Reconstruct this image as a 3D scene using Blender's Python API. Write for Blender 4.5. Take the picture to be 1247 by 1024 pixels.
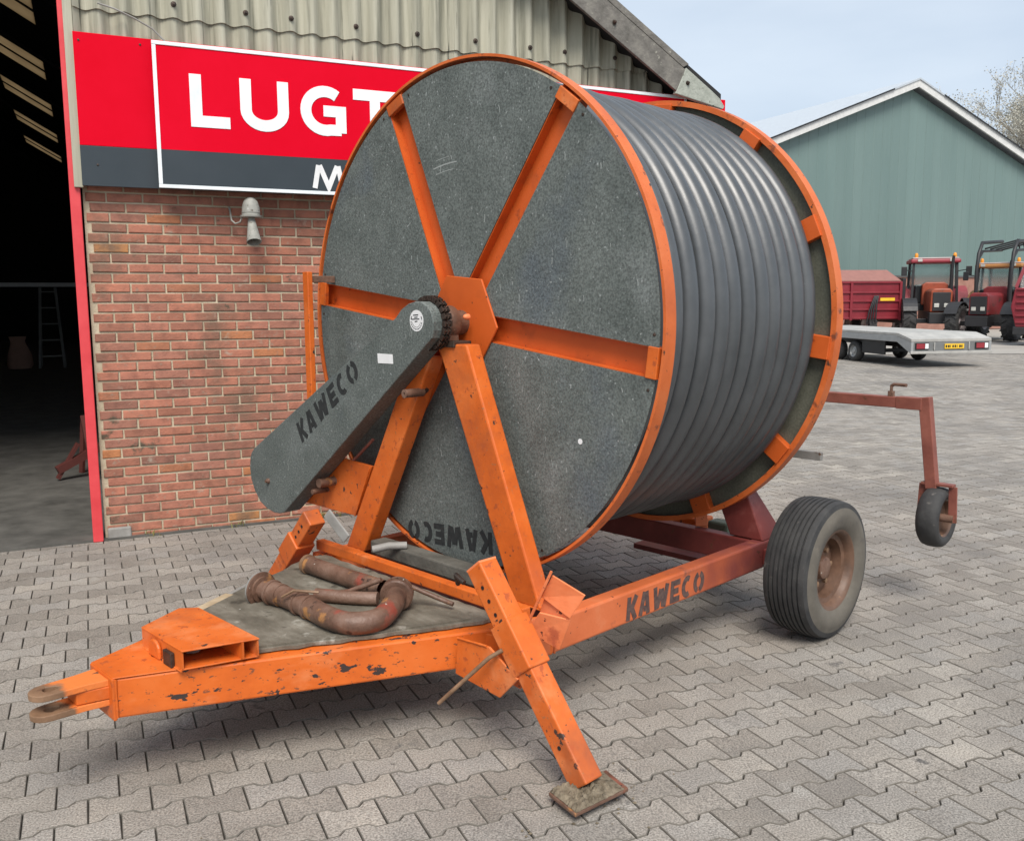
import bpy, bmesh, math, random
from mathutils import Vector, Matrix
random.seed(7)
PI = math.pi
sc = bpy.context.scene
col = sc.collection
for o in list(bpy.data.objects):
    bpy.data.objects.remove(o)

# ------------------------------------------------------------------ camera
CAM_H, PITCH, ROLL, FPX, CX, CY = 1.718, 0.1348, -0.0051, 1105.0, 623.5, 512.0
cp, sp = math.cos(PITCH), math.sin(PITCH)
FW = Vector((0, cp, -sp)); UP0 = Vector((0, sp, cp)); RT0 = Vector((1, 0, 0))
RT = RT0*math.cos(ROLL) + UP0*math.sin(ROLL)
UP = UP0*math.cos(ROLL) - RT0*math.sin(ROLL)
cam_d = bpy.data.cameras.new('camera')
cam = bpy.data.objects.new('camera', cam_d)
col.objects.link(cam)
cam.matrix_world = Matrix(((RT.x, UP.x, -FW.x, 0), (RT.y, UP.y, -FW.y, 0), (RT.z, UP.z, -FW.z, CAM_H), (0, 0, 0, 1)))
cam_d.sensor_fit = 'HORIZONTAL'; cam_d.sensor_width = 36.0
cam_d.lens = 36.0*FPX/1247.0
cam_d.clip_start = 0.05; cam_d.clip_end = 2000
sc.camera = cam

# ------------------------------------------------------------------ world, sun, exposure
SUN_AZ = Vector((0.06, -1.0, 0)).normalized(); SUN_EL = math.radians(52)
w = bpy.data.worlds.new('World'); sc.world = w; w.use_nodes = True
wn = w.node_tree; wn.nodes.clear()
out = wn.nodes.new('ShaderNodeOutputWorld'); bg = wn.nodes.new('ShaderNodeBackground')
sky = wn.nodes.new('ShaderNodeTexSky'); sky.sky_type = 'NISHITA'; sky.sun_disc = False
sky.sun_elevation = SUN_EL; sky.sun_rotation = math.atan2(SUN_AZ.x, SUN_AZ.y)
sky.air_density = 1.0; sky.dust_density = 2.0; sky.ozone_density = 1.0
tcw = wn.nodes.new('ShaderNodeTexCoord'); nzw = wn.nodes.new('ShaderNodeTexNoise')
mpw = wn.nodes.new('ShaderNodeMapping'); mpw.inputs['Scale'].default_value = (1, 1, 3)
wn.links.new(tcw.outputs['Generated'], mpw.inputs['Vector']); wn.links.new(mpw.outputs['Vector'], nzw.inputs['Vector'])
nzw.inputs['Scale'].default_value = 2.6; nzw.inputs['Detail'].default_value = 5
rpw = wn.nodes.new('ShaderNodeValToRGB')
rpw.color_ramp.elements[0].position = 0.3; rpw.color_ramp.elements[0].color = (3.6, 4.2, 4.95, 1)
rpw.color_ramp.elements[1].position = 0.75; rpw.color_ramp.elements[1].color = (5.0, 5.5, 6.0, 1)
wn.links.new(nzw.outputs['Fac'], rpw.inputs['Fac'])
mxw = wn.nodes.new('ShaderNodeMix'); mxw.data_type = 'RGBA'; mxw.inputs['Factor'].default_value = 0.82
wn.links.new(sky.outputs['Color'], mxw.inputs['A']); wn.links.new(rpw.outputs['Color'], mxw.inputs['B'])
bg.inputs['Strength'].default_value = 0.115
wn.links.new(mxw.outputs['Result'], bg.inputs['Color']); wn.links.new(bg.outputs['Background'], out.inputs['Surface'])

sd = bpy.data.lights.new('sun', 'SUN'); sd.energy = 2.6; sd.angle = math.radians(30); sd.color = (1.0, 0.94, 0.86)
so = bpy.data.objects.new('sun', sd); col.objects.link(so)
sdir = Vector((SUN_AZ.x*math.cos(SUN_EL), SUN_AZ.y*math.cos(SUN_EL), math.sin(SUN_EL)))
so.rotation_euler = (-sdir).to_track_quat('-Z', 'Y').to_euler()
so.location = (8, 6, 12)
sc.view_settings.view_transform = 'Standard'; sc.view_settings.look = 'None'
sc.view_settings.exposure = 0.6; sc.view_settings.gamma = 1.0
sc.view_settings.use_curve_mapping = False

# ------------------------------------------------------------------ materials
MATS = {}
def mat(name, cols, scale=6.0, rough=0.6, metal=0.0, bump=0.0, bscale=60.0, spots=(), rand=0.0, island=0.0,
        stretch=None, spec=0.5, world=False, coat=0.0, speck=0.0, fade=None, rramp=None, sstretch=None):
    """cols: list of (pos, rgb) for a noise ramp; spots: list of (rgb, scale, threshold, soft)"""
    m = bpy.data.materials.new(name); m.use_nodes = True
    nt = m.node_tree; N = nt.nodes; L = nt.links
    b = N['Principled BSDF']
    tc = N.new('ShaderNodeTexCoord'); src = tc.outputs['Object']
    if world:
        g = N.new('ShaderNodeNewGeometry'); src = g.outputs['Position']
    if stretch:
        mp = N.new('ShaderNodeMapping'); mp.inputs['Scale'].default_value = stretch
        L.new(src, mp.inputs['Vector']); vec = mp.outputs['Vector']
    else:
        vec = src
    n = N.new('ShaderNodeTexNoise'); n.inputs['Scale'].default_value = scale; n.inputs['Detail'].default_value = 7
    n.inputs['Roughness'].default_value = 0.62
    L.new(vec, n.inputs['Vector'])
    r = N.new('ShaderNodeValToRGB'); cr = r.color_ramp
    while len(cr.elements) < len(cols): cr.elements.new(0.5)
    for e, (p, c) in zip(cr.elements, cols):
        e.position = p; e.color = (c[0], c[1], c[2], 1)
    fac = n.outputs['Fac']
    L.new(fac, r.inputs['Fac']); c_out = r.outputs['Color']
    if rramp:      # piece-wise colour choice by random
        rr = N.new('ShaderNodeValToRGB')
        while len(rr.color_ramp.elements) < len(rramp): rr.color_ramp.elements.new(0.5)
        rr.color_ramp.interpolation = 'LINEAR'
        for e, (p, c) in zip(rr.color_ramp.elements, rramp):
            e.position = p; e.color = (c[0], c[1], c[2], 1)
        oi = N.new('ShaderNodeObjectInfo'); ge = N.new('ShaderNodeNewGeometry')
        ad = N.new('ShaderNodeMath'); ad.operation = 'ADD'; fr = N.new('ShaderNodeMath'); fr.operation = 'FRACT'
        L.new(oi.outputs['Random'], ad.inputs[0]); L.new(ge.outputs['Random Per Island'], ad.inputs[1]); L.new(ad.outputs[0], fr.inputs[0])
        L.new(fr.outputs[0], rr.inputs['Fac'])
        mm = N.new('ShaderNodeMix'); mm.data_type = 'RGBA'; mm.blend_type = 'MULTIPLY'; mm.inputs['Factor'].default_value = 1
        L.new(c_out, mm.inputs['A']); L.new(rr.outputs['Color'], mm.inputs['B']); c_out = mm.outputs['Result']
    if fade:       # second paint along object X: (x0, x1, rgb)
        sx = N.new('ShaderNodeSeparateXYZ'); L.new(tc.outputs['Object'], sx.inputs[0])
        n3 = N.new('ShaderNodeTexNoise'); n3.inputs['Scale'].default_value = 5; n3.inputs['Detail'].default_value = 4
        L.new(tc.outputs['Object'], n3.inputs['Vector'])
        ma = N.new('ShaderNodeMath'); ma.operation = 'MULTIPLY_ADD'; ma.inputs[1].default_value = 0.9
        L.new(n3.outputs['Fac'], ma.inputs[0]); L.new(sx.outputs['X'], ma.inputs[2])
        mr = N.new('ShaderNodeMapRange'); mr.inputs['From Min'].default_value = fade[0]+0.45; mr.inputs['From Max'].default_value = fade[1]+0.45
        L.new(ma.outputs[0], mr.inputs['Value'])
        mm = N.new('ShaderNodeMix'); mm.data_type = 'RGBA'; L.new(mr.outputs['Result'], mm.inputs['Factor'])
        L.new(c_out, mm.inputs['A']); mm.inputs['B'].default_value = (*fade[2], 1); c_out = mm.outputs['Result']
    for k, (sc_col, ssc, thr, soft) in enumerate(spots):
        n2 = N.new('ShaderNodeTexNoise'); n2.inputs['Scale'].default_value = ssc; n2.inputs['Detail'].default_value = 6
        n2.inputs['Roughness'].default_value = 0.6
        if sstretch:
            mp2 = N.new('ShaderNodeMapping'); mp2.inputs['Scale'].default_value = sstretch; mp2.inputs['Location'].default_value = (3.1*k+1.7, 5.3, 2.2*k)
            L.new(src, mp2.inputs['Vector']); L.new(mp2.outputs['Vector'], n2.inputs['Vector'])
        elif stretch is None:
            mp2 = N.new('ShaderNodeMapping'); mp2.inputs['Location'].default_value = (3.1*k+1.7, 5.3, 2.2*k)
            L.new(src, mp2.inputs['Vector']); L.new(mp2.outputs['Vector'], n2.inputs['Vector'])
        else:
            L.new(src, n2.inputs['Vector'])
        mr = N.new('ShaderNodeMapRange'); mr.inputs['From Min'].default_value = thr; mr.inputs['From Max'].default_value = thr+soft
        L.new(n2.outputs['Fac'], mr.inputs['Value'])
        mm = N.new('ShaderNodeMix'); mm.data_type = 'RGBA'; L.new(mr.outputs['Result'], mm.inputs['Factor'])
        L.new(c_out, mm.inputs['A']); mm.inputs['B'].default_value = (*sc_col, 1); c_out = mm.outputs['Result']
    if rand:
        oi = N.new('ShaderNodeObjectInfo'); ge = N.new('ShaderNodeNewGeometry')
        ad = N.new('ShaderNodeMath'); ad.operation = 'ADD'; fr = N.new('ShaderNodeMath'); fr.operation = 'FRACT'
        L.new(oi.outputs['Random'], ad.inputs[0]); L.new(ge.outputs['Random Per Island'], ad.inputs[1]); L.new(ad.outputs[0], fr.inputs[0])
        mr = N.new('ShaderNodeMapRange'); mr.inputs['To Min'].default_value = 1-rand; mr.inputs['To Max'].default_value = 1+rand
        L.new(fr.outputs[0], mr.inputs['Value'])
        hs = N.new('ShaderNodeHueSaturation'); L.new(mr.outputs['Result'], hs.inputs['Value']); L.new(c_out, hs.inputs['Color']); c_out = hs.outputs['Color']
    if speck:
        ns = N.new('ShaderNodeTexNoise'); ns.inputs['Scale'].default_value = bscale; ns.inputs['Detail'].default_value = 3
        L.new(src, ns.inputs['Vector'])
        mr = N.new('ShaderNodeMapRange'); mr.inputs['From Min'].default_value = 0.3; mr.inputs['From Max'].default_value = 0.7
        mr.inputs['To Min'].default_value = 1-speck; mr.inputs['To Max'].default_value = 1+speck
        L.new(ns.outputs['Fac'], mr.inputs['Value'])
        hs = N.new('ShaderNodeHueSaturation'); L.new(mr.outputs['Result'], hs.inputs['Value']); L.new(c_out, hs.inputs['Color']); c_out = hs.outputs['Color']
    L.new(c_out, b.inputs['Base Color'])
    mrr = N.new('ShaderNodeMapRange'); mrr.inputs['To Min'].default_value = max(0, rough-0.12); mrr.inputs['To Max'].default_value = min(1, rough+0.12)
    L.new(fac, mrr.inputs['Value']); L.new(mrr.outputs['Result'], b.inputs['Roughness'])
    b.inputs['Metallic'].default_value = metal
    b.inputs['Specular IOR Level'].default_value = spec
    b.inputs['Coat Weight'].default_value = coat
    if bump:
        nb = N.new('ShaderNodeTexNoise'); nb.inputs['Scale'].default_value = bscale; nb.inputs['Detail'].default_value = 5
        L.new(vec, nb.inputs['Vector'])
        bp = N.new('ShaderNodeBump'); bp.inputs['Strength'].default_value = bump; bp.inputs['Distance'].default_value = 0.01
        L.new(nb.outputs['Fac'], bp.inputs['Height']); L.new(bp.outputs['Normal'], b.inputs['Normal'])
    MATS[name] = m
    return m

def flat(name, c, rough=0.5, **k):
    return mat(name, [(0.3, tuple(x*0.88 for x in c)), (0.7, tuple(min(1, x*1.1) for x in c))], rough=rough, **k)

RUST = (0.10, 0.045, 0.022)
orange = mat('orange_paint', [(0.28, (0.48, 0.088, 0.011)), (0.5, (0.63, 0.125, 0.014)), (0.78, (0.70, 0.175, 0.035))], scale=4, rough=0.5,
             bump=0.12, bscale=45, spots=[((0.72, 0.235, 0.085), 3.1, 0.57, 0.15), ((0.30, 0.075, 0.026), 1.7, 0.54, 0.16), ((0.42, 0.085, 0.02), 26, 0.60, 0.06), ((0.40, 0.13, 0.045), 55, 0.64, 0.03), ((0.055, 0.030, 0.022), 9, 0.655, 0.008), ((0.10, 0.035, 0.02), 30, 0.675, 0.01)])
orange_chip = mat('chipped_orange_paint', [(0.28, (0.52, 0.094, 0.010)), (0.5, (0.66, 0.132, 0.014)), (0.8, (0.72, 0.18, 0.035))], scale=4, rough=0.5, bump=0.12, bscale=45, sstretch=(0.62, 1.0, 1.25),
              spots=[((0.72, 0.235, 0.085), 3.1, 0.57, 0.15), ((0.32, 0.08, 0.026), 2.0, 0.55, 0.16), ((0.22, 0.07, 0.03), 48, 0.615, 0.03), ((0.045, 0.030, 0.026), 13, 0.615, 0.006), ((0.06, 0.035, 0.025), 34, 0.665, 0.008)])
orange_reel = mat('orange_reel_paint', [(0.3, (0.50, 0.085, 0.012)), (0.7, (0.62, 0.115, 0.018))], scale=3, rough=0.45, bump=0.05, bscale=40,
                  spots=[((0.25, 0.05, 0.015), 9, 0.64, 0.08), ((0.36, 0.07, 0.015), 2.5, 0.58, 0.12), ((0.08, 0.035, 0.02), 28, 0.69, 0.01)])
orange_pink = mat('orange_bleached_paint', [(0.3, (0.74, 0.17, 0.05)), (0.6, (0.84, 0.25, 0.10)), (0.8, (0.86, 0.34, 0.19))], scale=5, rough=0.6,
                  bump=0.15, bscale=50, spots=[((0.52, 0.12, 0.05), 8, 0.60, 0.08), ((0.11, 0.035, 0.022), 30, 0.655, 0.012), ((0.07, 0.03, 0.02), 12, 0.69, 0.01)])
rim_paint = mat('rim_paint', [(0.28, (0.48, 0.095, 0.018)), (0.5, (0.62, 0.135, 0.028)), (0.8, (0.68, 0.19, 0.06))], scale=5, rough=0.5, bump=0.1, spots=[((0.20, 0.055, 0.025), 11, 0.60, 0.08), ((0.08, 0.035, 0.02), 26, 0.66, 0.015)])
rail_paint = mat('rail_paint', [(0.28, (0.54, 0.115, 0.03)), (0.55, (0.64, 0.160, 0.055)), (0.8, (0.66, 0.25, 0.12))], scale=4, rough=0.55, bump=0.12, bscale=45,
                 spots=[((0.30, 0.09, 0.05), 6, 0.62, 0.08), ((0.10, 0.035, 0.025), 20, 0.675, 0.012)], fade=(0.55, 1.35, (0.19, 0.045, 0.04)))
maroon = mat('maroon_paint', [(0.3, (0.12, 0.022, 0.02)), (0.6, (0.19, 0.038, 0.032)), (0.8, (0.30, 0.10, 0.085))], scale=5, rough=0.5, bump=0.12, bscale=40,
             spots=[(RUST, 12, 0.62, 0.08)])
boomred = mat('faded_red_brown_paint', [(0.3, (0.16, 0.045, 0.032)), (0.7, (0.30, 0.10, 0.07))], scale=6, rough=0.6, bump=0.1, spots=[(RUST, 12, 0.6, 0.1)])
galv = mat('grey_sheet', [(0.25, (0.082, 0.096, 0.090)), (0.5, (0.114, 0.130, 0.122)), (0.75, (0.142, 0.160, 0.150))], scale=4.5, rough=0.55, metal=0.0, bump=0.10, bscale=110, speck=0.40,
           spots=[((0.40, 0.42, 0.41), 26, 0.72, 0.02), ((0.165, 0.182, 0.176), 2.4, 0.58, 0.18), ((0.098, 0.116, 0.125), 1.6, 0.56, 0.14), ((0.26, 0.28, 0.275), 60, 0.64, 0.04)])
galv_dark = mat('weathered_dark_sheet', [(0.3, (0.085, 0.088, 0.066)), (0.7, (0.13, 0.132, 0.10))], scale=6, rough=0.75, bump=0.1, bscale=90, speck=0.2)
drum_shade = flat('hose_gap_shade', (0.018, 0.018, 0.019), rough=0.7)  # near-black stands in for the shade between hose turns
hosem = mat('black_hose', [(0.3, (0.044, 0.049, 0.053)), (0.7, (0.070, 0.076, 0.082))], scale=5, rough=0.40, bump=0.06, bscale=25,
            spots=[((0.085, 0.085, 0.085), 32, 0.69, 0.04)], spec=0.9)
steel_dark = mat('greasy_steel', [(0.3, (0.025, 0.02, 0.018)), (0.7, (0.09, 0.06, 0.045))], scale=22, rough=0.5, metal=0.4, bump=0.3)
rusty = mat('rust', [(0.28, (0.060, 0.032, 0.022)), (0.5, (0.145, 0.078, 0.052)), (0.78, (0.25, 0.160, 0.120))], scale=7, rough=0.5, bump=0.4, bscale=50,
            spots=[((0.36, 0.17, 0.06), 9, 0.62, 0.06), ((0.25, 0.055, 0.035), 4, 0.60, 0.08), ((0.045, 0.025, 0.018), 18, 0.64, 0.03), ((0.42, 0.36, 0.31), 26, 0.69, 0.02)])
rusty_eye = mat('worn_hitch_steel', [(0.3, (0.14, 0.075, 0.04)), (0.7, (0.32, 0.20, 0.12))], scale=9, rough=0.6, bump=0.2)
hitch_m = mat('hitch_half_painted', [(0.3, (0.13, 0.068, 0.036)), (0.7, (0.28, 0.165, 0.095))], scale=9, rough=0.6, bump=0.2, fade=(-1.83, -1.76, (0.72, 0.19, 0.04)), spots=[((0.12, 0.06, 0.035), 14, 0.63, 0.04)])
grey_metal = mat('grey_metal', [(0.3, (0.19, 0.18, 0.165)), (0.7, (0.33, 0.32, 0.30))], scale=8, rough=0.6, bump=0.1, spots=[(RUST, 10, 0.64, 0.06)])
stencil = mat('stencil_paint', [(0.3, (0.012, 0.014, 0.015)), (0.7, (0.028, 0.030, 0.030))], scale=40, rough=0.75)
stencil_rail = mat('stencil_paint_worn', [(0.3, (0.05, 0.03, 0.03)), (0.7, (0.14, 0.085, 0.07))], scale=40, rough=0.8)
deckwood = mat('weathered_board', [(0.28, (0.065, 0.055, 0.040)), (0.5, (0.140, 0.122, 0.093)), (0.75, (0.27, 0.245, 0.20))], scale=5, rough=0.85, bump=0.35, bscale=40,
               stretch=(2.2, 0.9, 1.0), spots=[((0.42, 0.40, 0.35), 4.5, 0.61, 0.09), ((0.05, 0.042, 0.03), 6, 0.61, 0.08), ((0.5, 0.48, 0.43), 30, 0.70, 0.02)])
muddy = mat('muddy_beam', [(0.3, (0.06, 0.055, 0.045)), (0.7, (0.145, 0.135, 0.115))], scale=8, rough=0.85, bump=0.3)
palewood = mat('pale_wood', [(0.3, (0.30, 0.21, 0.12)), (0.7, (0.5, 0.40, 0.27))], scale=9, rough=0.8, bump=0.2)
tyre = mat('tyre_rubber', [(0.3, (0.022, 0.022, 0.023)), (0.7, (0.05, 0.049, 0.048))], scale=12, rough=0.75, bump=0.2, bscale=70, spots=[((0.12, 0.11, 0.10), 26, 0.64, 0.1)])
tyre_side = mat('dusty_tyre_wall', [(0.3, (0.088, 0.078, 0.064)), (0.7, (0.150, 0.134, 0.110))], scale=7, rough=0.85, bump=0.1, bscale=60, spots=[((0.09, 0.08, 0.07), 10, 0.62, 0.1)])
rimbrown = mat('rusty_rim', [(0.3, (0.075, 0.042, 0.028)), (0.6, (0.15, 0.082, 0.052)), (0.8, (0.22, 0.125, 0.082))], scale=9, rough=0.5, bump=0.12, spots=[((0.5, 0.27, 0.11), 11, 0.66, 0.06)])
dirt = mat('dry_mud', [(0.3, (0.075, 0.058, 0.036)), (0.7, (0.25, 0.205, 0.145))], scale=30, rough=0.95, bump=0.9, bscale=55)
white = flat('white_vinyl', (0.80, 0.80, 0.80), rough=0.4)
sign_white = flat('white_sign_paint', (0.82, 0.86, 0.88), rough=0.35)
sign_red = mat('red_sign_face', [(0.3, (0.66, 0.0, 0.014)), (0.7, (0.71, 0.001, 0.020))], scale=2, rough=0.4, spec=0.08)
sign_grey = mat('anthracite_sign_face', [(0.3, (0.040, 0.051, 0.060)), (0.7, (0.049, 0.061, 0.071))], scale=2, rough=0.35, spec=0.25)
post_red = mat('red_post_paint', [(0.3, (0.62, 0.045, 0.055)), (0.7, (0.74, 0.075, 0.085))], scale=5, rough=0.4, bump=0.03, spots=[((0.35, 0.10, 0.09), 20, 0.7, 0.04)])
brickm = mat('brick', [(0.25, (0.62, 0.60, 0.58)), (0.5, (0.98, 0.97, 0.95)), (0.75, (1.25, 1.2, 1.15))], scale=11, rough=0.9, bump=0.45, bscale=70, world=True,
             rramp=[(0.0, (0.26, 0.120, 0.088)), (0.16, (0.35, 0.145, 0.096)), (0.40, (0.425, 0.172, 0.115)), (0.64, (0.395, 0.162, 0.112)), (0.84, (0.34, 0.153, 0.110)), (0.94, (0.29, 0.130, 0.095)), (0.99, (0.44, 0.175, 0.085)), (1.0, (0.54, 0.24, 0.08))],
             spots=[((0.40, 0.33, 0.26), 9, 0.64, 0.14), ((0.15, 0.100, 0.070), 1.6, 0.54, 0.16), ((0.30, 0.19, 0.14), 30, 0.60, 0.10), ((0.10, 0.075, 0.05), 5, 0.66, 0.05)])
mortar = mat('mortar', [(0.3, (0.38, 0.32, 0.22)), (0.7, (0.60, 0.525, 0.39))], scale=6, rough=0.95, bump=0.5, bscale=80, world=True)
paverm = mat('concrete_paver', [(0.25, (0.80, 0.78, 0.76)), (0.5, (1.0, 1.0, 1.0)), (0.8, (1.17, 1.15, 1.12))], scale=3.0, rough=0.88, bump=0.5, bscale=150, world=True, speck=0.48,
             rramp=[(0.0, (0.220, 0.198, 0.172)), (0.3, (0.268, 0.243, 0.213)), (0.6, (0.300, 0.272, 0.238)), (0.85, (0.280, 0.261, 0.237)), (1.0, (0.345, 0.312, 0.270))],
             spots=[((0.160, 0.148, 0.136), 0.55, 0.49, 0.24), ((0.13, 0.12, 0.11), 5.5, 0.66, 0.06), ((0.34, 0.32, 0.29), 2.0, 0.64, 0.10), ((0.09, 0.08, 0.07), 14, 0.71, 0.02)])
paver_edge = mat('dark_paver_edge', [(0.3, (0.10, 0.09, 0.075)), (0.7, (0.19, 0.172, 0.148))], scale=20, rough=0.95, world=True)  # darker edge colour so the joint lines read
joint = mat('joint_sand', [(0.3, (0.045, 0.04, 0.034)), (0.7, (0.10, 0.09, 0.075))], scale=30, rough=0.95, bump=0.4, world=True, spots=[((0.055, 0.065, 0.03), 1.6, 0.56, 0.1), ((0.20, 0.18, 0.15), 2.4, 0.60, 0.1)])
farground = mat('far_yard', [(0.3, (0.29, 0.27, 0.242)), (0.7, (0.38, 0.355, 0.32))], scale=0.9, rough=0.9, bump=0.3, bscale=8, world=True, stretch=(0.5, 2.0, 1),
                spots=[((0.20, 0.19, 0.175), 1.5, 0.62, 0.1)])
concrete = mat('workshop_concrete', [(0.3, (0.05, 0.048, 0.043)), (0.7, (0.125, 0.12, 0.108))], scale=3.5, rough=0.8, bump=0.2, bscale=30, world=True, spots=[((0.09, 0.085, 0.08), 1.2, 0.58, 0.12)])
fibre = mat('fibre_cement', [(0.25, (0.27, 0.262, 0.205)), (0.5, (0.40, 0.388, 0.305)), (0.8, (0.54, 0.525, 0.43))], scale=3, rough=0.9, bump=0.25, bscale=60, stretch=(5.5, 1.0, 0.22), sstretch=(9.0, 1.0, 0.35),
            spots=[((0.17, 0.17, 0.13), 1.5, 0.55, 0.16), ((0.24, 0.235, 0.185), 3.5, 0.56, 0.12), ((0.10, 0.10, 0.08), 2.8, 0.65, 0.05)])
fibre_dark = mat('mossy_verge', [(0.25, (0.085, 0.08, 0.07)), (0.5, (0.16, 0.15, 0.135)), (0.8, (0.27, 0.255, 0.22))], scale=9, rough=0.95, bump=0.5, bscale=50, spots=[((0.33, 0.32, 0.27), 20, 0.64, 0.06)])
fibre_pale = mat('lichen_verge_cap', [(0.3, (0.26, 0.28, 0.24)), (0.7, (0.42, 0.44, 0.39))], scale=12, rough=0.9, bump=0.3, spots=[((0.14, 0.15, 0.12), 22, 0.62, 0.05)])
in_shade = flat('interior_shade', (0.02, 0.02, 0.02), rough=0.9)  # near-black puts the shade of the unlit inside into the colour
black = flat('black_plastic_and_shade', (0.012, 0.012, 0.013), rough=0.5)  # also colours the painted shade in pin holes and horn mouth
horn_grey = mat('grey_horn_metal', [(0.3, (0.22, 0.22, 0.195)), (0.7, (0.36, 0.355, 0.32))], scale=18, rough=0.6, bump=0.15, spots=[((0.12, 0.11, 0.085), 30, 0.60, 0.08), ((0.45, 0.45, 0.42), 14, 0.64, 0.06)])

# ------------------------------------------------------------------ mesh helpers
def tag(o, label=None, cat=None, group=None, kind=None):
    if label: o['label'] = label
    if cat: o['category'] = cat
    if group: o['group'] = group
    if kind: o['kind'] = kind
    return o

def empty(name, loc=(0, 0, 0), rz=0.0, parent=None):
    o = bpy.data.objects.new(name, None); col.objects.link(o)
    o.location = loc; o.rotation_euler = (0, 0, rz); o.empty_display_size = 0.2
    if parent: o.parent = parent
    return o

def link(name, me, parent=None):
    o = bpy.data.objects.new(name, me); col.objects.link(o)
    if parent: o.parent = parent
    return o

class MB:
    def __init__(s):
        s.v = []; s.f = []
    def add(s, vs, fs):
        b = len(s.v); s.v += [tuple(p) for p in vs]; s.f += [tuple(i+b for i in f) for f in fs]; return s
    def box(s, x0, x1, y0, y1, z0, z1):
        return s.add([(x0, y0, z0), (x1, y0, z0), (x1, y1, z0), (x0, y1, z0), (x0, y0, z1), (x1, y0, z1), (x1, y1, z1), (x0, y1, z1)],
                     [(0, 3, 2, 1), (4, 5, 6, 7), (0, 1, 5, 4), (1, 2, 6, 5), (2, 3, 7, 6), (3, 0, 4, 7)])
    def obox(s, c, ax, ay, az):
        c = Vector(c); ax = Vector(ax); ay = Vector(ay); az = Vector(az)
        P = [c+i*ax+j*ay+k*az for k in (-1, 1) for i, j in ((-1, -1), (1, -1), (1, 1), (-1, 1))]
        return s.add(P, [(0, 3, 2, 1), (4, 5, 6, 7), (0, 1, 5, 4), (1, 2, 6, 5), (2, 3, 7, 6), (3, 0, 4, 7)])
    def prism(s, pts, d):
        d = Vector(d); n = len(pts); P = [Vector(p) for p in pts]
        return s.add(P+[p+d for p in P], [tuple(range(n-1, -1, -1)), tuple(range(n, 2*n))]+[(i, (i+1) % n, n+(i+1) % n, n+i) for i in range(n)])
    def beam(s, p0, p1, wd, ht, up=(0, 0, 1), w2=None, h2=None):
        p0 = Vector(p0); p1 = Vector(p1); d = (p1-p0).normalized(); u = Vector(up)
        x = d.cross(u).normalized(); y = x.cross(d).normalized()
        w2 = w2 or wd; h2 = h2 or ht
        P = []
        for p, a, b in ((p0, wd/2, ht/2), (p1, w2/2, h2/2)):
            P += [p-x*a-y*b, p+x*a-y*b, p+x*a+y*b, p-x*a+y*b]
        return s.add(P, [(0, 3, 2, 1), (4, 5, 6, 7), (0, 1, 5, 4), (1, 2, 6, 5), (2, 3, 7, 6), (3, 0, 4, 7)])
    def tube(s, pts, r, n=12, cap=True, closed=False):
        pts = [Vector(p) for p in pts]; m = len(pts)
        rs = r if isinstance(r, (list, tuple)) else [r]*m
        prev = None; rings = []
        for i, p in enumerate(pts):
            if closed: t = pts[(i+1) % m]-pts[i-1]
            elif i == 0: t = pts[1]-pts[0]
            elif i == m-1: t = pts[-1]-pts[-2]
            else: t = (pts[i+1]-p).normalized()+(p-pts[i-1]).normalized()
            t.normalize()
            if prev is None:
                a = Vector((0, 0, 1)) if abs(t.z) < 0.9 else Vector((1, 0, 0))
                x = t.cross(a).normalized()
            else:
                x = (prev-t*prev.dot(t)).normalized()
            prev = x; y = t.cross(x)
            rings.append([p+x*rs[i]*math.cos(2*PI*k/n)+y*rs[i]*math.sin(2*PI*k/n) for k in range(n)])
        b = []; F = []
        for R_ in rings: b += R_
        for i in range(m if closed else m-1):
            j = (i+1) % m
            for k in range(n):
                F.append((i*n+k, i*n+(k+1) % n, j*n+(k+1) % n, j*n+k))
        if cap and not closed:
            F.append(tuple(range(n-1, -1, -1))); F.append(tuple((m-1)*n+k for k in range(n)))
        return s.add(b, F)
    def lathe(s, prof, c, ax, n=32, closed=False, a0=0.0, a1=2*PI):
        """prof: (axial, radius) list; ax axis"""
        c = Vector(c); ax = Vector(ax).normalized()
        a = Vector((0, 0, 1)) if abs(ax.z) < 0.9 else Vector((1, 0, 0))
        x = ax.cross(a).normalized(); y = ax.cross(x)
        full = abs(a1-a0-2*PI) < 1e-6
        m = n if full else n+1
        P = []; F = []
        for k in range(m):
            t = a0+(a1-a0)*k/n; d = x*math.cos(t)+y*math.sin(t)
            P += [c+ax*h+d*r for h, r in prof]
        q = len(prof)
        for k in range(n):
            j = (k+1) % m
            for i in range(q if closed else q-1):
                i2 = (i+1) % q
                F.append((k*q+i, j*q+i, j*q+i2, k*q+i2))
        return s.add(P, F)
    def build(s, name, mt, parent=None, smooth=False, bevel=0.0, recalc=True, seg=2, autos=None):
        me = bpy.data.meshes.new(name); me.from_pydata(s.v, [], s.f)
        if recalc:
            bm = bmesh.new(); bm.from_mesh(me); bmesh.ops.remove_doubles(bm, verts=bm.verts, dist=1e-5)
            bmesh.ops.recalc_face_normals(bm, faces=bm.faces); bm.to_mesh(me); bm.free()
        if mt: me.materials.append(mt)
        if smooth or autos:
            me.polygons.foreach_set('use_smooth', [True]*len(me.polygons))
            me.set_sharp_from_angle(angle=math.radians(autos or 55))
        me.update()
        o = link(name, me, parent)
        if bevel:
            b = o.modifiers.new('bevel', 'BEVEL'); b.width = bevel; b.segments = seg; b.limit_method = 'ANGLE'; b.angle_limit = math.radians(40)
            b.harden_normals = False
        return o

def arc(cx, cy, rx, ry, a0, a1, n=14):
    return [(cx+rx*math.cos(math.radians(a0+(a1-a0)*i/n)), cy+ry*math.sin(math.radians(a0+(a1-a0)*i/n))) for i in range(n+1)]

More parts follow.
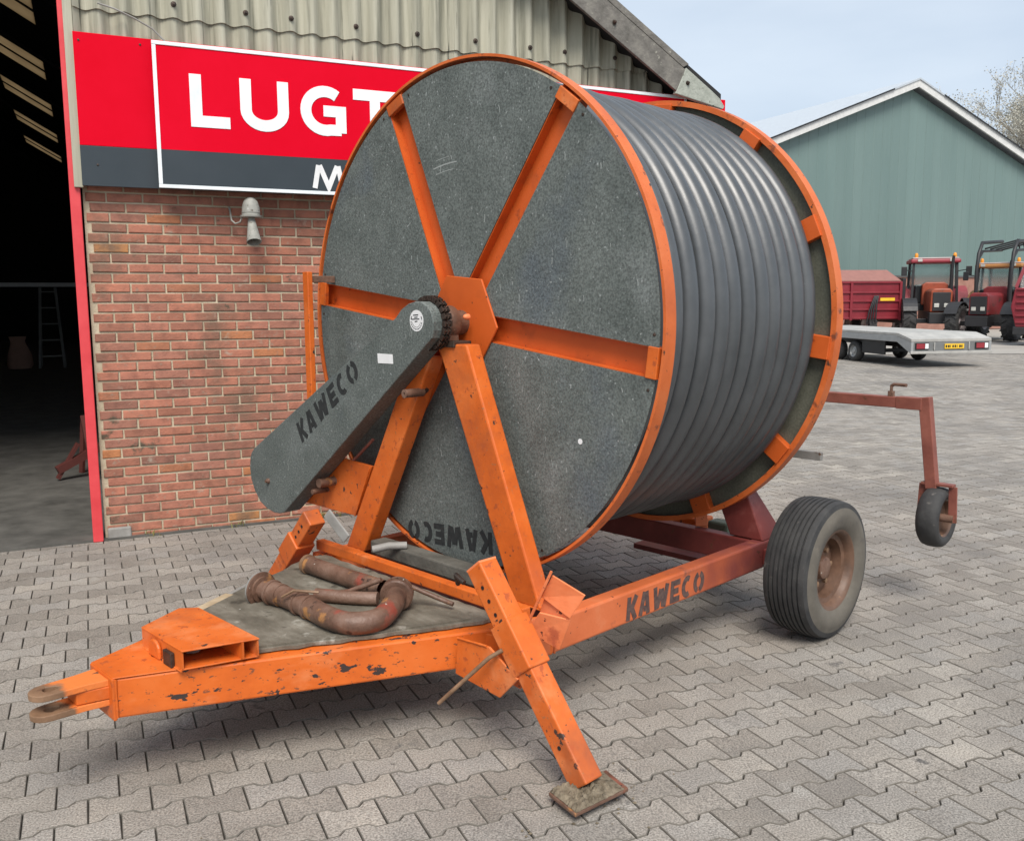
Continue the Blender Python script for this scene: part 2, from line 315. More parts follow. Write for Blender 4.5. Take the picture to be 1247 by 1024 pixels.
def glyph(ch, w_, h, t):
    r = t/2
    if ch == 'L': return [[(r, h), (r, r), (w_, r)]]
    if ch == 'U': return [[(r, h), (r, w_*0.42)]+arc(w_/2, w_*0.42, w_/2-r, w_*0.42-r, 180, 360)[1:]+[(w_-r, h)]]
    if ch == 'G':
        return [arc(w_*0.54, h/2, w_*0.54-r, h/2-r, 52, 285, 22)+[(w_-r, h*0.128)], [(w_*0.50, h*0.5), (w_-r, h*0.5), (w_-r, h*0.072)]]
    if ch == 'T': return [[(0, h-r), (w_, h-r)], [(w_/2, h-t), (w_/2, 0)]]
    if ch == 'M': return [[(w_*0.06, 0), (w_*0.19, h)], [(w_*0.22, h), (w_*0.5, h*0.06), (w_*0.78, h)], [(w_*0.81, h), (w_*0.94, 0)]]
    # stencil letters, strokes cut by bridges
    if ch == 'K': return [[(r, 0), (r, h)], [(t*1.25, h*0.46), (w_-r*0.6, h)], [(t*1.25, h*0.52), (w_-r*0.5, 0)]]
    if ch == 'A': return [[(r, 0), (w_*0.42, h)], [(w_*0.58, h), (w_-r, 0)], [(w_*0.42, h*0.26), (w_*0.62, h*0.26)]]
    if ch == 'W': return [[(r, h), (w_*0.27, 0)], [(w_*0.33, h*0.05), (w_*0.49, h*0.85)], [(w_*0.56, h*0.85), (w_*0.68, h*0.05)], [(w_*0.74, 0), (w_-r, h)]]
    if ch == 'E': return [[(r, 0), (r, h)], [(t*1.02, h-r), (w_, h-r)], [(t*1.02, h*0.5), (w_*0.85, h*0.5)], [(t*1.02, r), (w_, r)]]
    if ch == 'C': return [arc(w_*0.55, h/2, w_*0.55-r, h/2-r, 60, 300, 16)]
    if ch == 'O': return [arc(w_/2, h/2, w_/2-r, h/2-r, 105, 255, 12), arc(w_/2, h/2, w_/2-r, h/2-r, -75, 75, 12)]
    return []

def ribbon(mb, pts, t, o, ux, uy, un, d0, d1):
    n = len(pts); P = [Vector((p[0], p[1])) for p in pts]; Lf = []; Rt = []
    for i in range(n):
        if i == 0: e = (P[1]-P[0]).normalized(); nn = Vector((-e.y, e.x)); k = 1
        elif i == n-1: e = (P[-1]-P[-2]).normalized(); nn = Vector((-e.y, e.x)); k = 1
        else:
            e1 = (P[i]-P[i-1]).normalized(); e2 = (P[i+1]-P[i]).normalized()
            n1 = Vector((-e1.y, e1.x)); n2 = Vector((-e2.y, e2.x)); nn = (n1+n2).normalized(); k = 1/max(0.35, nn.dot(n1))
        Lf.append(P[i]+nn*t/2*k); Rt.append(P[i]-nn*t/2*k)
    def W(p, d): return o+ux*p.x+uy*p.y+un*d
    V = []
    for i in range(n): V += [W(Lf[i], d1), W(Rt[i], d1), W(Rt[i], d0), W(Lf[i], d0)]
    F = []
    for i in range(n-1):
        a, b = 4*i, 4*i+4
        F += [(a, b, b+1, a+1), (a+1, b+1, b+2, a+2), (a+2, b+2, b+3, a+3), (a+3, b+3, b, a)]
    F += [(0, 1, 2, 3), (4*n-4, 4*n-1, 4*n-2, 4*n-3)]
    mb.add(V, F)

def letters(text, parent, mt, o, ux, uy, un, h, widths, gap, t, slant=0.0, depth=0.002, name='letter'):
    o = Vector(o); ux = Vector(ux); uy = Vector(uy); un = Vector(un); x = 0
    for ch, w_ in zip(text, widths):
        mb = MB()
        for q, st in enumerate(glyph(ch, w_, h, t)):
            st = [(x+px+slant*py, py) for px, py in st]
            ribbon(mb, st, t, o, ux, uy, un, -0.004, depth+0.0003*q)
        mb.build(name, mt, parent)
        x += w_+gap

def local_ray_hit(u, v, z):   # world point at height z seen at photo pixel u,v
    d = FW+RT*((u-CX)/FPX)-UP*((v-CY)/FPX); k = (z-CAM_H)/d.z
    return Vector((d.x*k, d.y*k, z))
def project(p):
    d = Vector(p)-Vector((0, 0, CAM_H)); zc = d.dot(FW)
    if zc < 0.1: return None
    return (CX+FPX*d.dot(RT)/zc, CY-FPX*d.dot(UP)/zc, zc)

# ================================================================== SETTING
PHI = 0.43305; W0 = Vector((-2.9663, 6.3582, 0))
WD = Vector((math.cos(PHI), math.sin(PHI), 0)); WN = Vector((-math.sin(PHI), math.cos(PHI), 0))
def bl(p): q = Vector(p)-W0; return q.dot(WD), q.dot(WN)
def bw(x, y, z=0): return W0+WD*x+WN*y+Vector((0, 0, z))

g = MB().add([(-400, -60, -0.03), (400, -60, -0.03), (400, 600, -0.03), (-400, 600, -0.03)], [(0, 1, 2, 3)]).build('ground', farground, recalc=False)
tag(g, 'pale concrete yard reaching to the far shed', kind='structure')

# ---- paving of dog-bone blocks laid parallel with the brick wall
pave_root = MB()
fx = [(-13, -1.5), (16, -1.5), (16, 27.0), (-13, 27.0)]
pave_root.add([(x, y, -0.016) for x, y in fx], [(0, 1, 2, 3)])
pave = pave_root.build('pavement', joint, recalc=False)
tag(pave, 'grey yard of interlocking concrete paving blocks', kind='structure')
HX = [(-0.1, 0.0825), (-0.062, 0.0825), (-0.038, 0.0575), (0.038, 0.0575), (0.062, 0.0825), (0.1, 0.0825)]
OUT = HX+[(x, -y) for x, y in reversed(HX)]
def shrink(poly, d):
    n = len(poly); R_ = []
    for i in range(n):
        p0, p, p1 = Vector(poly[i-1]), Vector(poly[i]), Vector(poly[(i+1) % n])
        e1 = (p-p0).normalized(); e2 = (p1-p).normalized()
        n1 = Vector((e1.y, -e1.x)); n2 = Vector((e2.y, -e2.x)); m_ = (n1+n2).normalized()
        R_.append(tuple(p+m_*d/max(0.4, m_.dot(n1))))
    return R_
P1 = shrink(OUT, 0.0018); P2 = shrink(OUT, 0.0045)
if abs(P1[0][0]) > 0.1: P1 = shrink(OUT, -0.0018); P2 = shrink(OUT, -0.0045)
# OUT runs clockwise seen from above, so reverse for upward faces
P1.reverse(); P2.reverse()
NP = len(P1)
def paver_data(chamfer=True):
    if chamfer:
        v = [(x, y, -0.03) for x, y in P1]+[(x, y, -0.0035) for x, y in P1]+[(x, y, 0.0) for x, y in P2]
        f = [(i, (i+1) % NP, NP+(i+1) % NP, NP+i) for i in range(NP)]+[(NP+i, NP+(i+1) % NP, 2*NP+(i+1) % NP, 2*NP+i) for i in range(NP)]+[tuple(range(2*NP, 3*NP))]
    else:
        v = [(x, y, -0.02) for x, y in P1]+[(x, y, 0.0) for x, y in P1]
        f = [(i, (i+1) % NP, NP+(i+1) % NP, NP+i) for i in range(NP)]+[tuple(range(NP, 2*NP))]
    return v, f
PV, PF = paver_data(True); QV, QF = paver_data(False)
pmesh = bpy.data.meshes.new('paver'); pmesh.from_pydata(PV, [], PF); pmesh.materials.append(paverm); pmesh.materials.append(paver_edge)
for i_, p_ in enumerate(pmesh.polygons): p_.material_index = 1 if i_ < 2*NP else 0
POX, POY = 0.60615, 3.2035
PU = Vector((math.cos(PHI), math.sin(PHI), 0)); PN = Vector((math.sin(PHI), -math.cos(PHI), 0))
cells = []
for j in range(-230, 60):
    for i in range(-90, 150):
        p = Vector((POX, POY, 0))+PU*(0.2*(i+0.5*(j % 2))+0.1)+PN*(0.14*j)
        if p.y < 0.6 or p.y > 26.5 or p.x < -12.5 or p.x > 15.5: continue
        x_, y_ = bl(p)
        if y_ > 0.04 and x_ < 5.5: continue
        pr = project(p)
        lim = 1.6*FPX/max(p.y, 0.6)
        if pr is None or pr[0] < -lim-30 or pr[0] > 1247+lim+30 or pr[1] > 1024+260: continue
        inside = -15 < pr[0] < 1262 and pr[1] < 1040
        cells.append((not inside, pr[2], p))
cells.sort(key=lambda c: (c[0], c[1]))
rp = random.Random(3)
big = MB(); bidx = []
rows_n = 0
for k, (o_, d_, p) in enumerate(cells):
    dz = rp.uniform(-0.0022, 0.0004); ang = PHI+rp.gauss(0, 0.006); fl = rp.choice((0, PI))
    tx, ty = rp.gauss(0, 0.005), rp.gauss(0, 0.005)
    if k < 300:
        ob = bpy.data.objects.new('paver', pmesh); col.objects.link(ob); ob.parent = pave
        ob.location = (p.x, p.y, dz); ob.rotation_euler = (tx, ty, ang+fl)
    else:
        ca, sa = math.cos(ang), math.sin(ang)
        V_, F_ = (PV, PF) if d_ < 9 else (QV, QF)
        bidx += [1]*(len(F_)-1)+[0]
        big.add([(p.x+ca*x-sa*y, p.y+sa*x+ca*y, z+dz+(tx*y-ty*x if z > -0.01 else 0)) for x, y, z in V_], F_)
bo = big.build('paving_blocks', paverm, pave, recalc=False)
bo['kind'] = 'stuff'; bo.data.materials.append(paver_edge); bo.data.polygons.foreach_set('material_index', bidx)

# ---- workshop with brick front, corrugated gable and open doorway
bld = empty('workshop_building', W0, PHI)
tag(bld, 'old workshop with brick front, corrugated gable and wide dark doorway', 'building')
bwall = MB().box(0.035, 5.30, 0.010, 0.24, 0.0, 2.62).build('brick_wall', mortar, bld)
def brick_mesh(L_, H_, seed):
    r_ = random.Random(seed); c = 0.004
    j = lambda: r_.uniform(-0.0015, 0.0015)
    v = [(-L_/2, 0.1, -H_/2), (L_/2, 0.1, -H_/2), (L_/2, 0.1, H_/2), (-L_/2, 0.1, H_/2)]
    v += [(-L_/2+j(), c, -H_/2+j()), (L_/2+j(), c, -H_/2+j()), (L_/2+j(), c, H_/2+j()), (-L_/2+j(), c, H_/2+j())]
    v += [(-L_/2+c+j(), j(), -H_/2+c+j()), (L_/2-c+j(), j(), -H_/2+c+j()), (L_/2-c+j(), j(), H_/2-c+j()), (-L_/2+c+j(), j(), H_/2-c+j())]
    f = [(8, 9, 10, 11)]
    for a in range(4):
        b = (a+1) % 4
        f += [(4+a, 4+b, 8+b, 8+a), (a, b, 4+b, 4+a)]
    return v, f
BL, BH = 0.222, 0.0565
bms = []
for k in range(6):
    me = bpy.data.meshes.new('brick'); me.from_pydata(*[brick_mesh(BL, BH, k)[0], [], brick_mesh(BL, BH, k)[1]]); me.materials.append(brickm); bms.append(me)
rb = random.Random(11); rest = MB(); nb_ = 0
for n in range(-1, 37):
    zc = 0.037+0.069*(n+0.5)
    off = 0.069 if n % 2 else 0.069-0.1175
    off += rb.uniform(-0.012, 0.012)
    for k in range(-1, 24):
        x0 = off+0.235*k; x1 = x0+0.235
        a = max(x0, 0.045)+0.0055; b = min(x1, 5.29)-0.0055
        if b-a < 0.03: continue
        xc = (a+b)/2; hh = BH
        zz = zc
        if n == -1: zz = 0.016; hh = 0.03
        if x0 < 1.80 and nb_ < 300 and n >= 0:
            if abs((b-a)-BL-0.002) < 0.012: me = rb.choice(bms)
            else:
                me = bpy.data.meshes.new('brick'); vv, ff = brick_mesh(b-a, BH, n*50+k); me.from_pydata(vv, [], ff); me.materials.append(brickm)
            ob = bpy.data.objects.new('brick', me); col.objects.link(ob); ob.parent = bwall
            ob.location = (xc, rb.uniform(-0.003, 0.0025), zz+rb.uniform(-0.0015, 0.0015)); ob.rotation_euler = (0, rb.gauss(0, 0.004), 0); nb_ += 1
        else:
            vv, ff = brick_mesh(b-a, hh, n*50+k)
            rest.add([(x+xc, y, z+zz) for x, y, z in vv], ff)
rr_ = rest.build('brick_courses', brickm, bwall, recalc=False); rr_['kind'] = 'stuff'
MB().box(0.05, 0.21, -0.012, 0.02, 0.0, 0.085).build('stone_block', grey_metal, bld, bevel=0.012)
MB().box(-0.046, 0.022, -0.045, 0.11, 0.0, 5.3).build('door_post', post_red, bld, bevel=0.006)
MB().box(-0.014, 0.044, -0.075, -0.046, 2.47, 5.3).build('flashing', fibre, bld, bevel=0.004)
# corrugated sheets
def roof_z(x): return 4.063-0.596*(x-3.642)
def corr_sheet(x0, x1, zb, ztop, yb):
    mb = MB(); st = 0.02; n = int(round((x1-x0)/st)); V = []; F = []
    for i in range(n+1):
        x = x0+(x1-x0)*i/n; y = yb-0.037*math.sin(2*PI*x/0.16)
        zt = ztop(x)
        for (yy, z) in ((y, zb), (y, zt), (y+0.0075, zt), (y+0.0075, zb)): V.append((x, yy, z))
    for i in range(n):
        a, b = 4*i, 4*i+4
        F += [(a, b, b+1, a+1), (a+1, b+1, b+2, a+2), (a+2, b+2, b+3, a+3), (a+3, b+3, b, a)]
    F += [(0, 1, 2, 3), (4*n, 4*n+3, 4*n+2, 4*n+1)]
    return mb.add(V, F)
for k in range(6):
    x0 = 0.045+0.9*k; x1 = min(x0+0.97, 5.28)
    if x1-x0 < 0.2: continue
    dy = 0.005*(k % 2)
    zl = lambda x: min(3.70, roof_z(x)+0.25)
    lo = corr_sheet(x0, x1, 2.55, zl, -0.045-dy).build('corrugated_sheet', fibre, bld, smooth=True, recalc=False)
    if k == 5: continue
    up = corr_sheet(x0, x1, 3.635, lambda x: max(3.66, min(5.4, roof_z(x)+0.25)), -0.062-dy).build('corrugated_sheet', fibre, bld, smooth=True, recalc=False)
    for q in range(2):
        xb = (math.floor((x0+0.18+0.45*q)/0.16)+0.25)*0.16
        for zb in (3.72, 4.35):
            if zb < roof_z(xb)+0.1 and xb < x1:
                yb = -0.062-dy-0.037
                MB().lathe([(0, 0.0), (0, 0.02), (-0.006, 0.018), (-0.008, 0.009), (-0.022, 0.008), (-0.022, 0)], (xb, yb, zb), (0, 1, 0), 10).build('bolt', steel_dark, up)
# verge boards
poly = [(-2.5, roof_z(-2.5)), (4.69, 3.438), (4.775, 3.621), (-2.5, roof_z(-2.5)+0.26)]
MB().prism([(x, -0.33, z) for x, z in poly], (0, 0.03, 0)).build('verge_board', fibre_dark, bld, bevel=0.004)
MB().prism([(x, -0.327, z+0.003) for x, z in [(-2.5, roof_z(-2.5)+0.262), (4.74, 3.645), (4.80, 3.675), (-2.5, roof_z(-2.5)+0.31)]], (0, 0.33, 0)).build('verge_trim', fibre_dark, bld, bevel=0.004)
MB().prism([(x, -0.336, z) for x, z in [(4.66, 3.425), (4.765, 3.645), (5.02, 3.49), (5.12, 3.425), (5.175, 3.36), (5.16, 3.335)]], (0, 0.05, 0)).build('verge_cap', fibre_pale, bld, bevel=0.006)
for x, z in ((4.05, 3.93), (4.78, 3.52)):
    MB().lathe([(0, 0), (0, 0.02), (-0.01, 0.015), (-0.025, 0.008), (-0.025, 0)], (x, -0.336, z), (0, 1, 0), 10).build('bolt', steel_dark, bld)
# soffit, roof slope with translucent strips, frames and inner walls
soff = MB().prism([(-2.5, -0.30, roof_z(-2.5)+0.16), (5.1, -0.30, roof_z(5.1)+0.10), (5.1, -0.30, roof_z(5.1)+0.13), (-2.5, -0.30, roof_z(-2.5)+0.20)], (0, 0.30, 0)).build('soffit', in_shade, bld)
def rz2(x): return roof_z(x)+0.26
RX0, RX1 = -4.2, 5.16
lightp = bpy.data.materials.new('dusty_rooflight'); lightp.use_nodes = True
nt = lightp.node_tree; nt.nodes.remove(nt.nodes['Principled BSDF'])
tb = nt.nodes.new('ShaderNodeBsdfTranslucent'); tn = nt.nodes.new('ShaderNodeTexNoise'); tn.inputs['Scale'].default_value = 1.3
tr = nt.nodes.new('ShaderNodeValToRGB'); tr.color_ramp.elements[0].color = (0.22, 0.175, 0.12, 1); tr.color_ramp.elements[1].color = (0.42, 0.35, 0.25, 1)
nt.links.new(tn.outputs['Fac'], tr.inputs['Fac']); nt.links.new(tr.outputs['Color'], tb.inputs['Color']); nt.links.new(tb.outputs[0], nt.nodes['Material Output'].inputs['Surface'])
def slope_slab(xa, xb, ya, yb, dz, th):
    return MB().prism([(xa, ya, rz2(xa)+dz), (xb, ya, rz2(xb)+dz), (xb, ya, rz2(xb)+dz+th), (xa, ya, rz2(xa)+dz+th)], (0, yb-ya, 0))
SKX0, SKX1 = -1.70, -0.55
BAY = 4.78
ys = [5.9+BAY*k for k in range(6)]
last = -0.30
for y0 in ys:
    ya, yb = y0+0.35, y0+2.3
    slope_slab(RX0, RX1, last, ya, 0.0, 0.05).build('roof_slope', in_shade, bld)
    slope_slab(RX0, SKX0, ya, yb, 0.0, 0.05).build('roof_slope', in_shade, bld)
    slope_slab(SKX1, RX1, ya, yb, 0.0, 0.05).build('roof_slope', in_shade, bld)
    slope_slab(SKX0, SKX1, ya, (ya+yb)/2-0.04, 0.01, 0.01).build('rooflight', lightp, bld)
    slope_slab(SKX0, SKX1, (ya+yb)/2-0.04, (ya+yb)/2+0.04, -0.02, 0.06).build('purlin', in_shade, bld)
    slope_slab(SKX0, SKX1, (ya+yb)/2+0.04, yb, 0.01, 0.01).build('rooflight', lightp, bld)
    slope_slab(RX0, RX1, y0-0.1, y0+0.1, -0.07, 0.065).build('rafter', in_shade, bld)
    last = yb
slope_slab(RX0, RX1, last, 36, 0.0, 0.05).build('roof_slope', in_shade, bld)
MB().prism([(RX0, -0.3, rz2(RX0)), (RX0, -0.3, rz2(RX0)+0.05), (-13.7, -0.3, rz2(RX1)+0.05), (-13.7, -0.3, rz2(RX1))], (0, 36.3, 0)).build('roof_slope', in_shade, bld)
MB().box(5.18, 5.30, 0.24, 36, 0, 3.3).build('side_wall', in_shade, bld)
MB().box(-13.7, 5.30, 36, 36.2, 0, 9.6).build('rear_wall', in_shade, bld)
MB().box(-13.8, -13.6, 0, 36, 0, 4.0).build('side_wall', in_shade, bld)
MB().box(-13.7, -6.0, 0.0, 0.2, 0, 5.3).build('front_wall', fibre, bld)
MB().prism([(-13.7, 0.01, 5.3), (0.03, 0.01, 5.3), (0.03, 0.01, 6.3), (RX0, 0.01, 9.0), (-13.7, 0.01, 3.6)], (0, 0.15, 0)).build('gable_wall', in_shade, bld)
MB().box(0.02, 5.25, 0.12, 0.22, 2.60, 3.45).build('gable_lining', in_shade, bld)
MB().prism([(0.03, 0.02, 3.45), (5.2, 0.02, 3.30), (0.03, 0.02, 6.2)], (0, 0.1, 0)).build('gable_lining', in_shade, bld)
fl = MB().box(-13.7, 5.2, -0.03, 36, -0.05, 0.014).build('workshop_floor', concrete); fl.matrix_world = bld.matrix_basis.copy()
fl.location = W0; fl.rotation_euler = (0, 0, PHI)
tag(fl, 'grey concrete floor inside the doorway', kind='structure')

# ---- shop sign across the gable
sign = empty('shop_sign', W0, PHI)
tag(sign, 'long red and anthracite lightbox sign with white letters and white frame', 'sign')
MB().box(0.037, 5.36, -0.105, -0.085, 2.745, 3.473).build('backing_panel', sign_red, sign, bevel=0.002)
MB().box(0.037, 5.36, -0.106, -0.085, 2.48, 2.743).build('backing_panel', sign_grey, sign, bevel=0.002)
MB().box(0.525, 4.86, -0.196, -0.106, 2.485, 3.435).build('lightbox_body', sign_grey, sign)
MB().box(0.54, 4.845, -0.200, -0.1955, 2.7345, 3.42).build('lightbox_face', sign_red, sign)
MB().box(0.54, 4.845, -0.2005, -0.1955, 2.50, 2.7335).build('lightbox_face', sign_grey, sign)
for b in ((0.515, 4.87, 3.419, 3.444), (0.515, 4.87, 2.476, 2.500)):
    MB().box(b[0], b[1], -0.206, -0.19, b[2], b[3]).build('frame_bar', sign_white, sign, bevel=0.002)
for b in ((0.5155, 0.541), (4.844, 4.8695)):
    MB().box(b[0], b[1], -0.205, -0.19, 2.501, 3.418).build('frame_bar', sign_white, sign, bevel=0.002)
for ch, x0, w_ in (('L', 0.745, 0.262), ('U', 1.08, 0.338), ('G', 1.502, 0.335), ('T', 1.893, 0.33)):
    letters(ch, sign, sign_white, (x0, -0.200, 2.897), (1, 0, 0), (0, 0, 1), (0, -1, 0), 0.352, [w_], 0, 0.078, depth=0.004)
letters('M', sign, white, (1.575, -0.2005, 2.52), (1, 0, 0), (0, 0, 1), (0, -1, 0), 0.165, [0.235], 0, 0.036, depth=0.003)
MB().tube([(0.20, -0.13, 3.66), (0.30, -0.14, 3.635), (0.42, -0.15, 3.585), (0.53, -0.15, 3.53), (0.60, -0.16, 3.46), (0.61, -0.16, 3.44)], 0.006, 6).build('cable', grey_metal, sign, smooth=True)
for x, z in ((0.07, 3.42), (0.14, 2.62), (0.45, 3.43)):
    MB().lathe([(0, 0.008), (-0.004, 0.007), (-0.005, 0)], (x, -0.1055, z), (0, 1, 0), 8).build('screw', steel_dark, sign)
# drooping seam on the lap of the sheets
# ---- horn siren under the sign
hn = empty('horn_siren', bw(1.13, 0, 2.30), PHI)
tag(hn, 'weathered grey horn siren with round cap under the red sign', 'siren')
MB().lathe([(0, 0.0), (0, 0.076), (0.012, 0.078), (0.014, 0.065), (0.030, 0.064), (0.031, 0.067), (0.036, 0.067), (0.037, 0.064), (0.075, 0.061), (0.115, 0.048), (0.138, 0.022), (0.142, 0)], (0, -0.15, 0.0), (0, 0, 1), 28).build('cap', horn_grey, hn, autos=40)
MB().lathe([(0.0, 0.024), (-0.03, 0.027), (-0.13, 0.042), (-0.195, 0.053), (-0.200, 0.050), (-0.13, 0.037), (-0.02, 0.02)], (0, -0.15, -0.003), (0, 0.5, 1), 28).build('horn', horn_grey, hn, autos=50)
MB().lathe([(-0.155, 0), (-0.155, 0.0405)], (0, -0.15, -0.003), (0, 0.5, 1), 20).build('horn_throat_shade', black, hn)  # black disc paints the shade inside the horn mouth
MB().tube([(0.0, -0.15, 0.03), (0.0, -0.06, 0.03), (0.0, 0.0, 0.03)], 0.016, 10).build('bracket', horn_grey, hn, smooth=True)
MB().tube([(-0.055, -0.13, 0.01), (-0.075, -0.12, -0.035), (-0.105, -0.10, -0.045), (-0.128, -0.08, -0.02), (-0.13, -0.04, 0.05), (-0.13, 0.0, 0.08)], 0.007, 8).build('cable', horn_grey, hn, smooth=True)

# ---- things standing in the dark of the workshop
ld = empty('step_ladder', bw(-0.885, 18.8, 0.014), PHI)
tag(ld, 'aluminium step ladder standing deep inside the dark workshop', 'ladder')
alu = flat('dull_aluminium', (0.20, 0.21, 0.21), rough=0.5, metal=0.2)
for sx in (-1, 1):
    MB().beam((sx*0.28, -0.3, 0), (sx*0.17, 0.05, 2.0), 0.06, 0.03).build('stile', alu, ld)
    MB().beam((sx*0.28, 0.75, 0), (sx*0.17, 0.09, 1.95), 0.04, 0.03).build('rear_leg', alu, ld)
for k in range(5):
    f_ = 0.15+0.2*k
    MB().box(-0.27+0.1*f_, 0.27-0.1*f_, -0.3+0.35*f_-0.04, -0.3+0.35*f_+0.04, 2.0*f_-0.015, 2.0*f_+0.015).build('tread', alu, ld)
bag = MB(); V = []
for k, (z, a, b) in enumerate(((0, .26, .16), (0.1, .30, .19), (0.35, .27, .17), (0.55, .20, .10), (0.68, .16, .03), (0.80, .20, .04))):
    for q in range(12):
        t = 2*PI*q/12; V.append((a*math.cos(t)*(1+0.06*math.sin(3*t+k)), b*math.sin(t), z))
bag.add(V, [(12*k+q, 12*k+(q+1) % 12, 12*k+12+(q+1) % 12, 12*k+12+q) for k in range(5) for q in range(12)]+[tuple(range(11, -1, -1)), tuple(range(60, 72))])
bo_ = bag.build('paper_sack', flat('sack_paper', (0.36, 0.22, 0.17), rough=0.9), smooth=True)
bo_.location = bw(-1.62, 18.7, 0.014); bo_.rotation_euler = (0, 0, PHI)
tag(bo_, 'pale paper sack leaning beside the step ladder', 'sack')
im = empty('implement_frame', bw(-0.10, 2.55, 0.014), PHI+0.3)
tag(im, 'low rusty red implement frame just inside the doorway by the red post', 'implement')
imr = flat('dark_red_implement_paint', (0.10, 0.025, 0.02), rough=0.6)
MB().beam((-0.25, 0, 0.10), (0.45, 0, 0.42), 0.07, 0.07).build('beam', imr, im)
MB().beam((0.0, -0.25, 0.10), (0.1, 0.3, 0.55), 0.05, 0.05).build('beam', imr, im)
MB().beam((-0.25, 0.0, 0.02), (-0.05, 0.0, 0.34), 0.05, 0.03).build('tine', imr, im)
MB().beam((0.42, 0.0, 0.0), (0.42, 0.0, 0.45), 0.05, 0.03).build('tine', imr, im)
MB().beam((0.05, 0.28, 0.0), (0.1, 0.3, 0.5), 0.05, 0.03).build('tine', imr, im)
rail_in = MB().box(-6, 3.0, 14.0, 14.08, 1.98, 2.06).build('pipe_rail', flat('grey_rail_paint', (0.30, 0.31, 0.31), rough=0.5), bld)

# ================================================================== HOSE REEL TRAILER
TH = 0.7905; OX, OY = -0.2486, 4.2062
reel = empty('hose_reel_trailer', (OX, OY, 0), PI/2-TH)
tag(reel, 'orange irrigation hose reel trailer wound with thick black hose', 'hose reel')
def S(s, t, z): return Vector((s, -t, z))
HZ = 1.6054; R_F = 1.166; RW = 0.066; LR = 1.4408; HT = 0.033
def rpt(s, r, deg, ct=0.0): a = math.radians(deg); return S(s, ct+r*math.cos(a), HZ+r*math.sin(a))
def sbox(s0, s1, t0, t1, z0, z1): return MB().box(s0, s1, -t1, -t0, z0, z1)

# rims
def rim(name, s0, s1, flip):
    lip = 0.028
    prof = [(s0, R_F), (s1, R_F), (s1, R_F-0.012), (s0+0.010, R_F-0.012), (s0+0.010, R_F-lip), (s0, R_F-lip)]
    if flip: prof = [(s0+s1-h, r) for h, r in prof]
    return MB().lathe(prof, (0, 0, HZ), (1, 0, 0), 160, closed=True).build(name, rim_paint, reel, autos=35)
rim('rim', 0.0, RW, True)
rim('rim', LR-RW, LR, False)
# front sheets between the spokes
def sector(s0, th, a0, a1, r0, r1, half, ct=HT):
    """sheet between spokes at a0 and a1 (deg), edges parallel to the spokes at distance half"""
    pts = []
    def off(a, r, sgn):
        d = math.asin(min(0.99, half/r)); return math.degrees(math.radians(a)+sgn*d)
    n = 20
    b0, b1 = off(a0, r1, 1), off(a1, r1, -1)
    for i in range(n+1): pts.append(rpt(s0, r1, b0+(b1-b0)*i/n))
    c0, c1 = off(a0, r0, 1), off(a1, r0, -1)
    if c1 > c0:
        for i in range(4, -1, -1): pts.append(rpt(s0, r0, c0+(c1-c0)*i/4))
    else: pts.append(rpt(s0, r0, (a0+a1)/2))
    return MB().prism(pts, (th, 0, 0))
A0 = -7.0
for k in range(6):
    sector(0.006, 0.004, A0+60*k, A0+60*k+60, 0.16, R_F-0.030, 0.060).build('side_sheet', galv, reel)
    a = math.radians(A0+60*k); d = Vector((0, -math.cos(a), math.sin(a))); nrm = Vector((0, math.sin(a), math.cos(a)))
    c = Vector((0, 0, HZ))
    # channel: web and two flanges
    spk = MB()
    for (h0, h1, s0, s1) in ((-0.060, 0.060, 0.056, 0.062), (-0.060, -0.055, 0.011, 0.056), (0.055, 0.060, 0.011, 0.056)):
        spk.add([c+d*r+nrm*h+Vector((s, 0, 0)) for r in (0.10, R_F-0.013) for (h, s) in ((h0, s0), (h1, s0), (h1, s1), (h0, s1))],
                [(0, 1, 2, 3), (4, 7, 6, 5), (0, 4, 5, 1), (1, 5, 6, 2), (2, 6, 7, 3), (3, 7, 4, 0)])
    spk.build('spoke', orange_reel, reel)
    MB().obox(c+d*(R_F-0.052)+Vector((0.010, 0, 0)), d*0.026, nrm*0.061, Vector((0.012, 0, 0))).build('spoke_end', orange, reel, bevel=0.003)
    # sheet rivets
    for q in range(2):
        aa = A0+60*k+5.5+49*q
        p = rpt(0.006, R_F-0.055, aa)
        MB().lathe([(0, 0.0), (0, 0.007), (-0.003, 0.006), (-0.004, 0)], p, (1, 0, 0), 8).build('rivet', steel_dark, reel)
# rear flange: sheets outside, short flats inside
for k in range(12):
    sector(LR-0.030, 0.004, A0+30*k, A0+30*k+30, 0.30, R_F-0.013, 0.0005).build('side_sheet', galv_dark, reel)
    a = math.radians(A0+30*k); d = Vector((0, -math.cos(a), math.sin(a))); nrm = Vector((0, math.sin(a), math.cos(a)))
    MB().obox(Vector((LR-0.055, 0, HZ))+d*0.765, d*0.38, nrm*0.055, Vector((0.024, 0, 0))).build('spoke', orange_reel, reel, bevel=0.003)
# hub plate
MB().prism([rpt(-0.006, 0.236, A0+2+60*k, HT) for k in range(6)], (0.011, 0, 0)).build('hub_plate', orange_reel, reel, bevel=0.003)
MB().lathe([(0.02, 0.0), (0.02, 0.05), (LR-0.04, 0.05), (LR-0.04, 0)], S(0, HT, HZ), (1, 0, 0), 24).build('axle', steel_dark, reel)
MB().lathe([(RW+0.002, 0.3), (RW+0.002, 0.958), (LR-0.085, 0.958), (LR-0.085, 0.3)], (0, 0, HZ), (1, 0, 0), 96).build('light_block_drum', drum_shade, reel)  # enlarged dark drum added to block light and darken the hose gaps
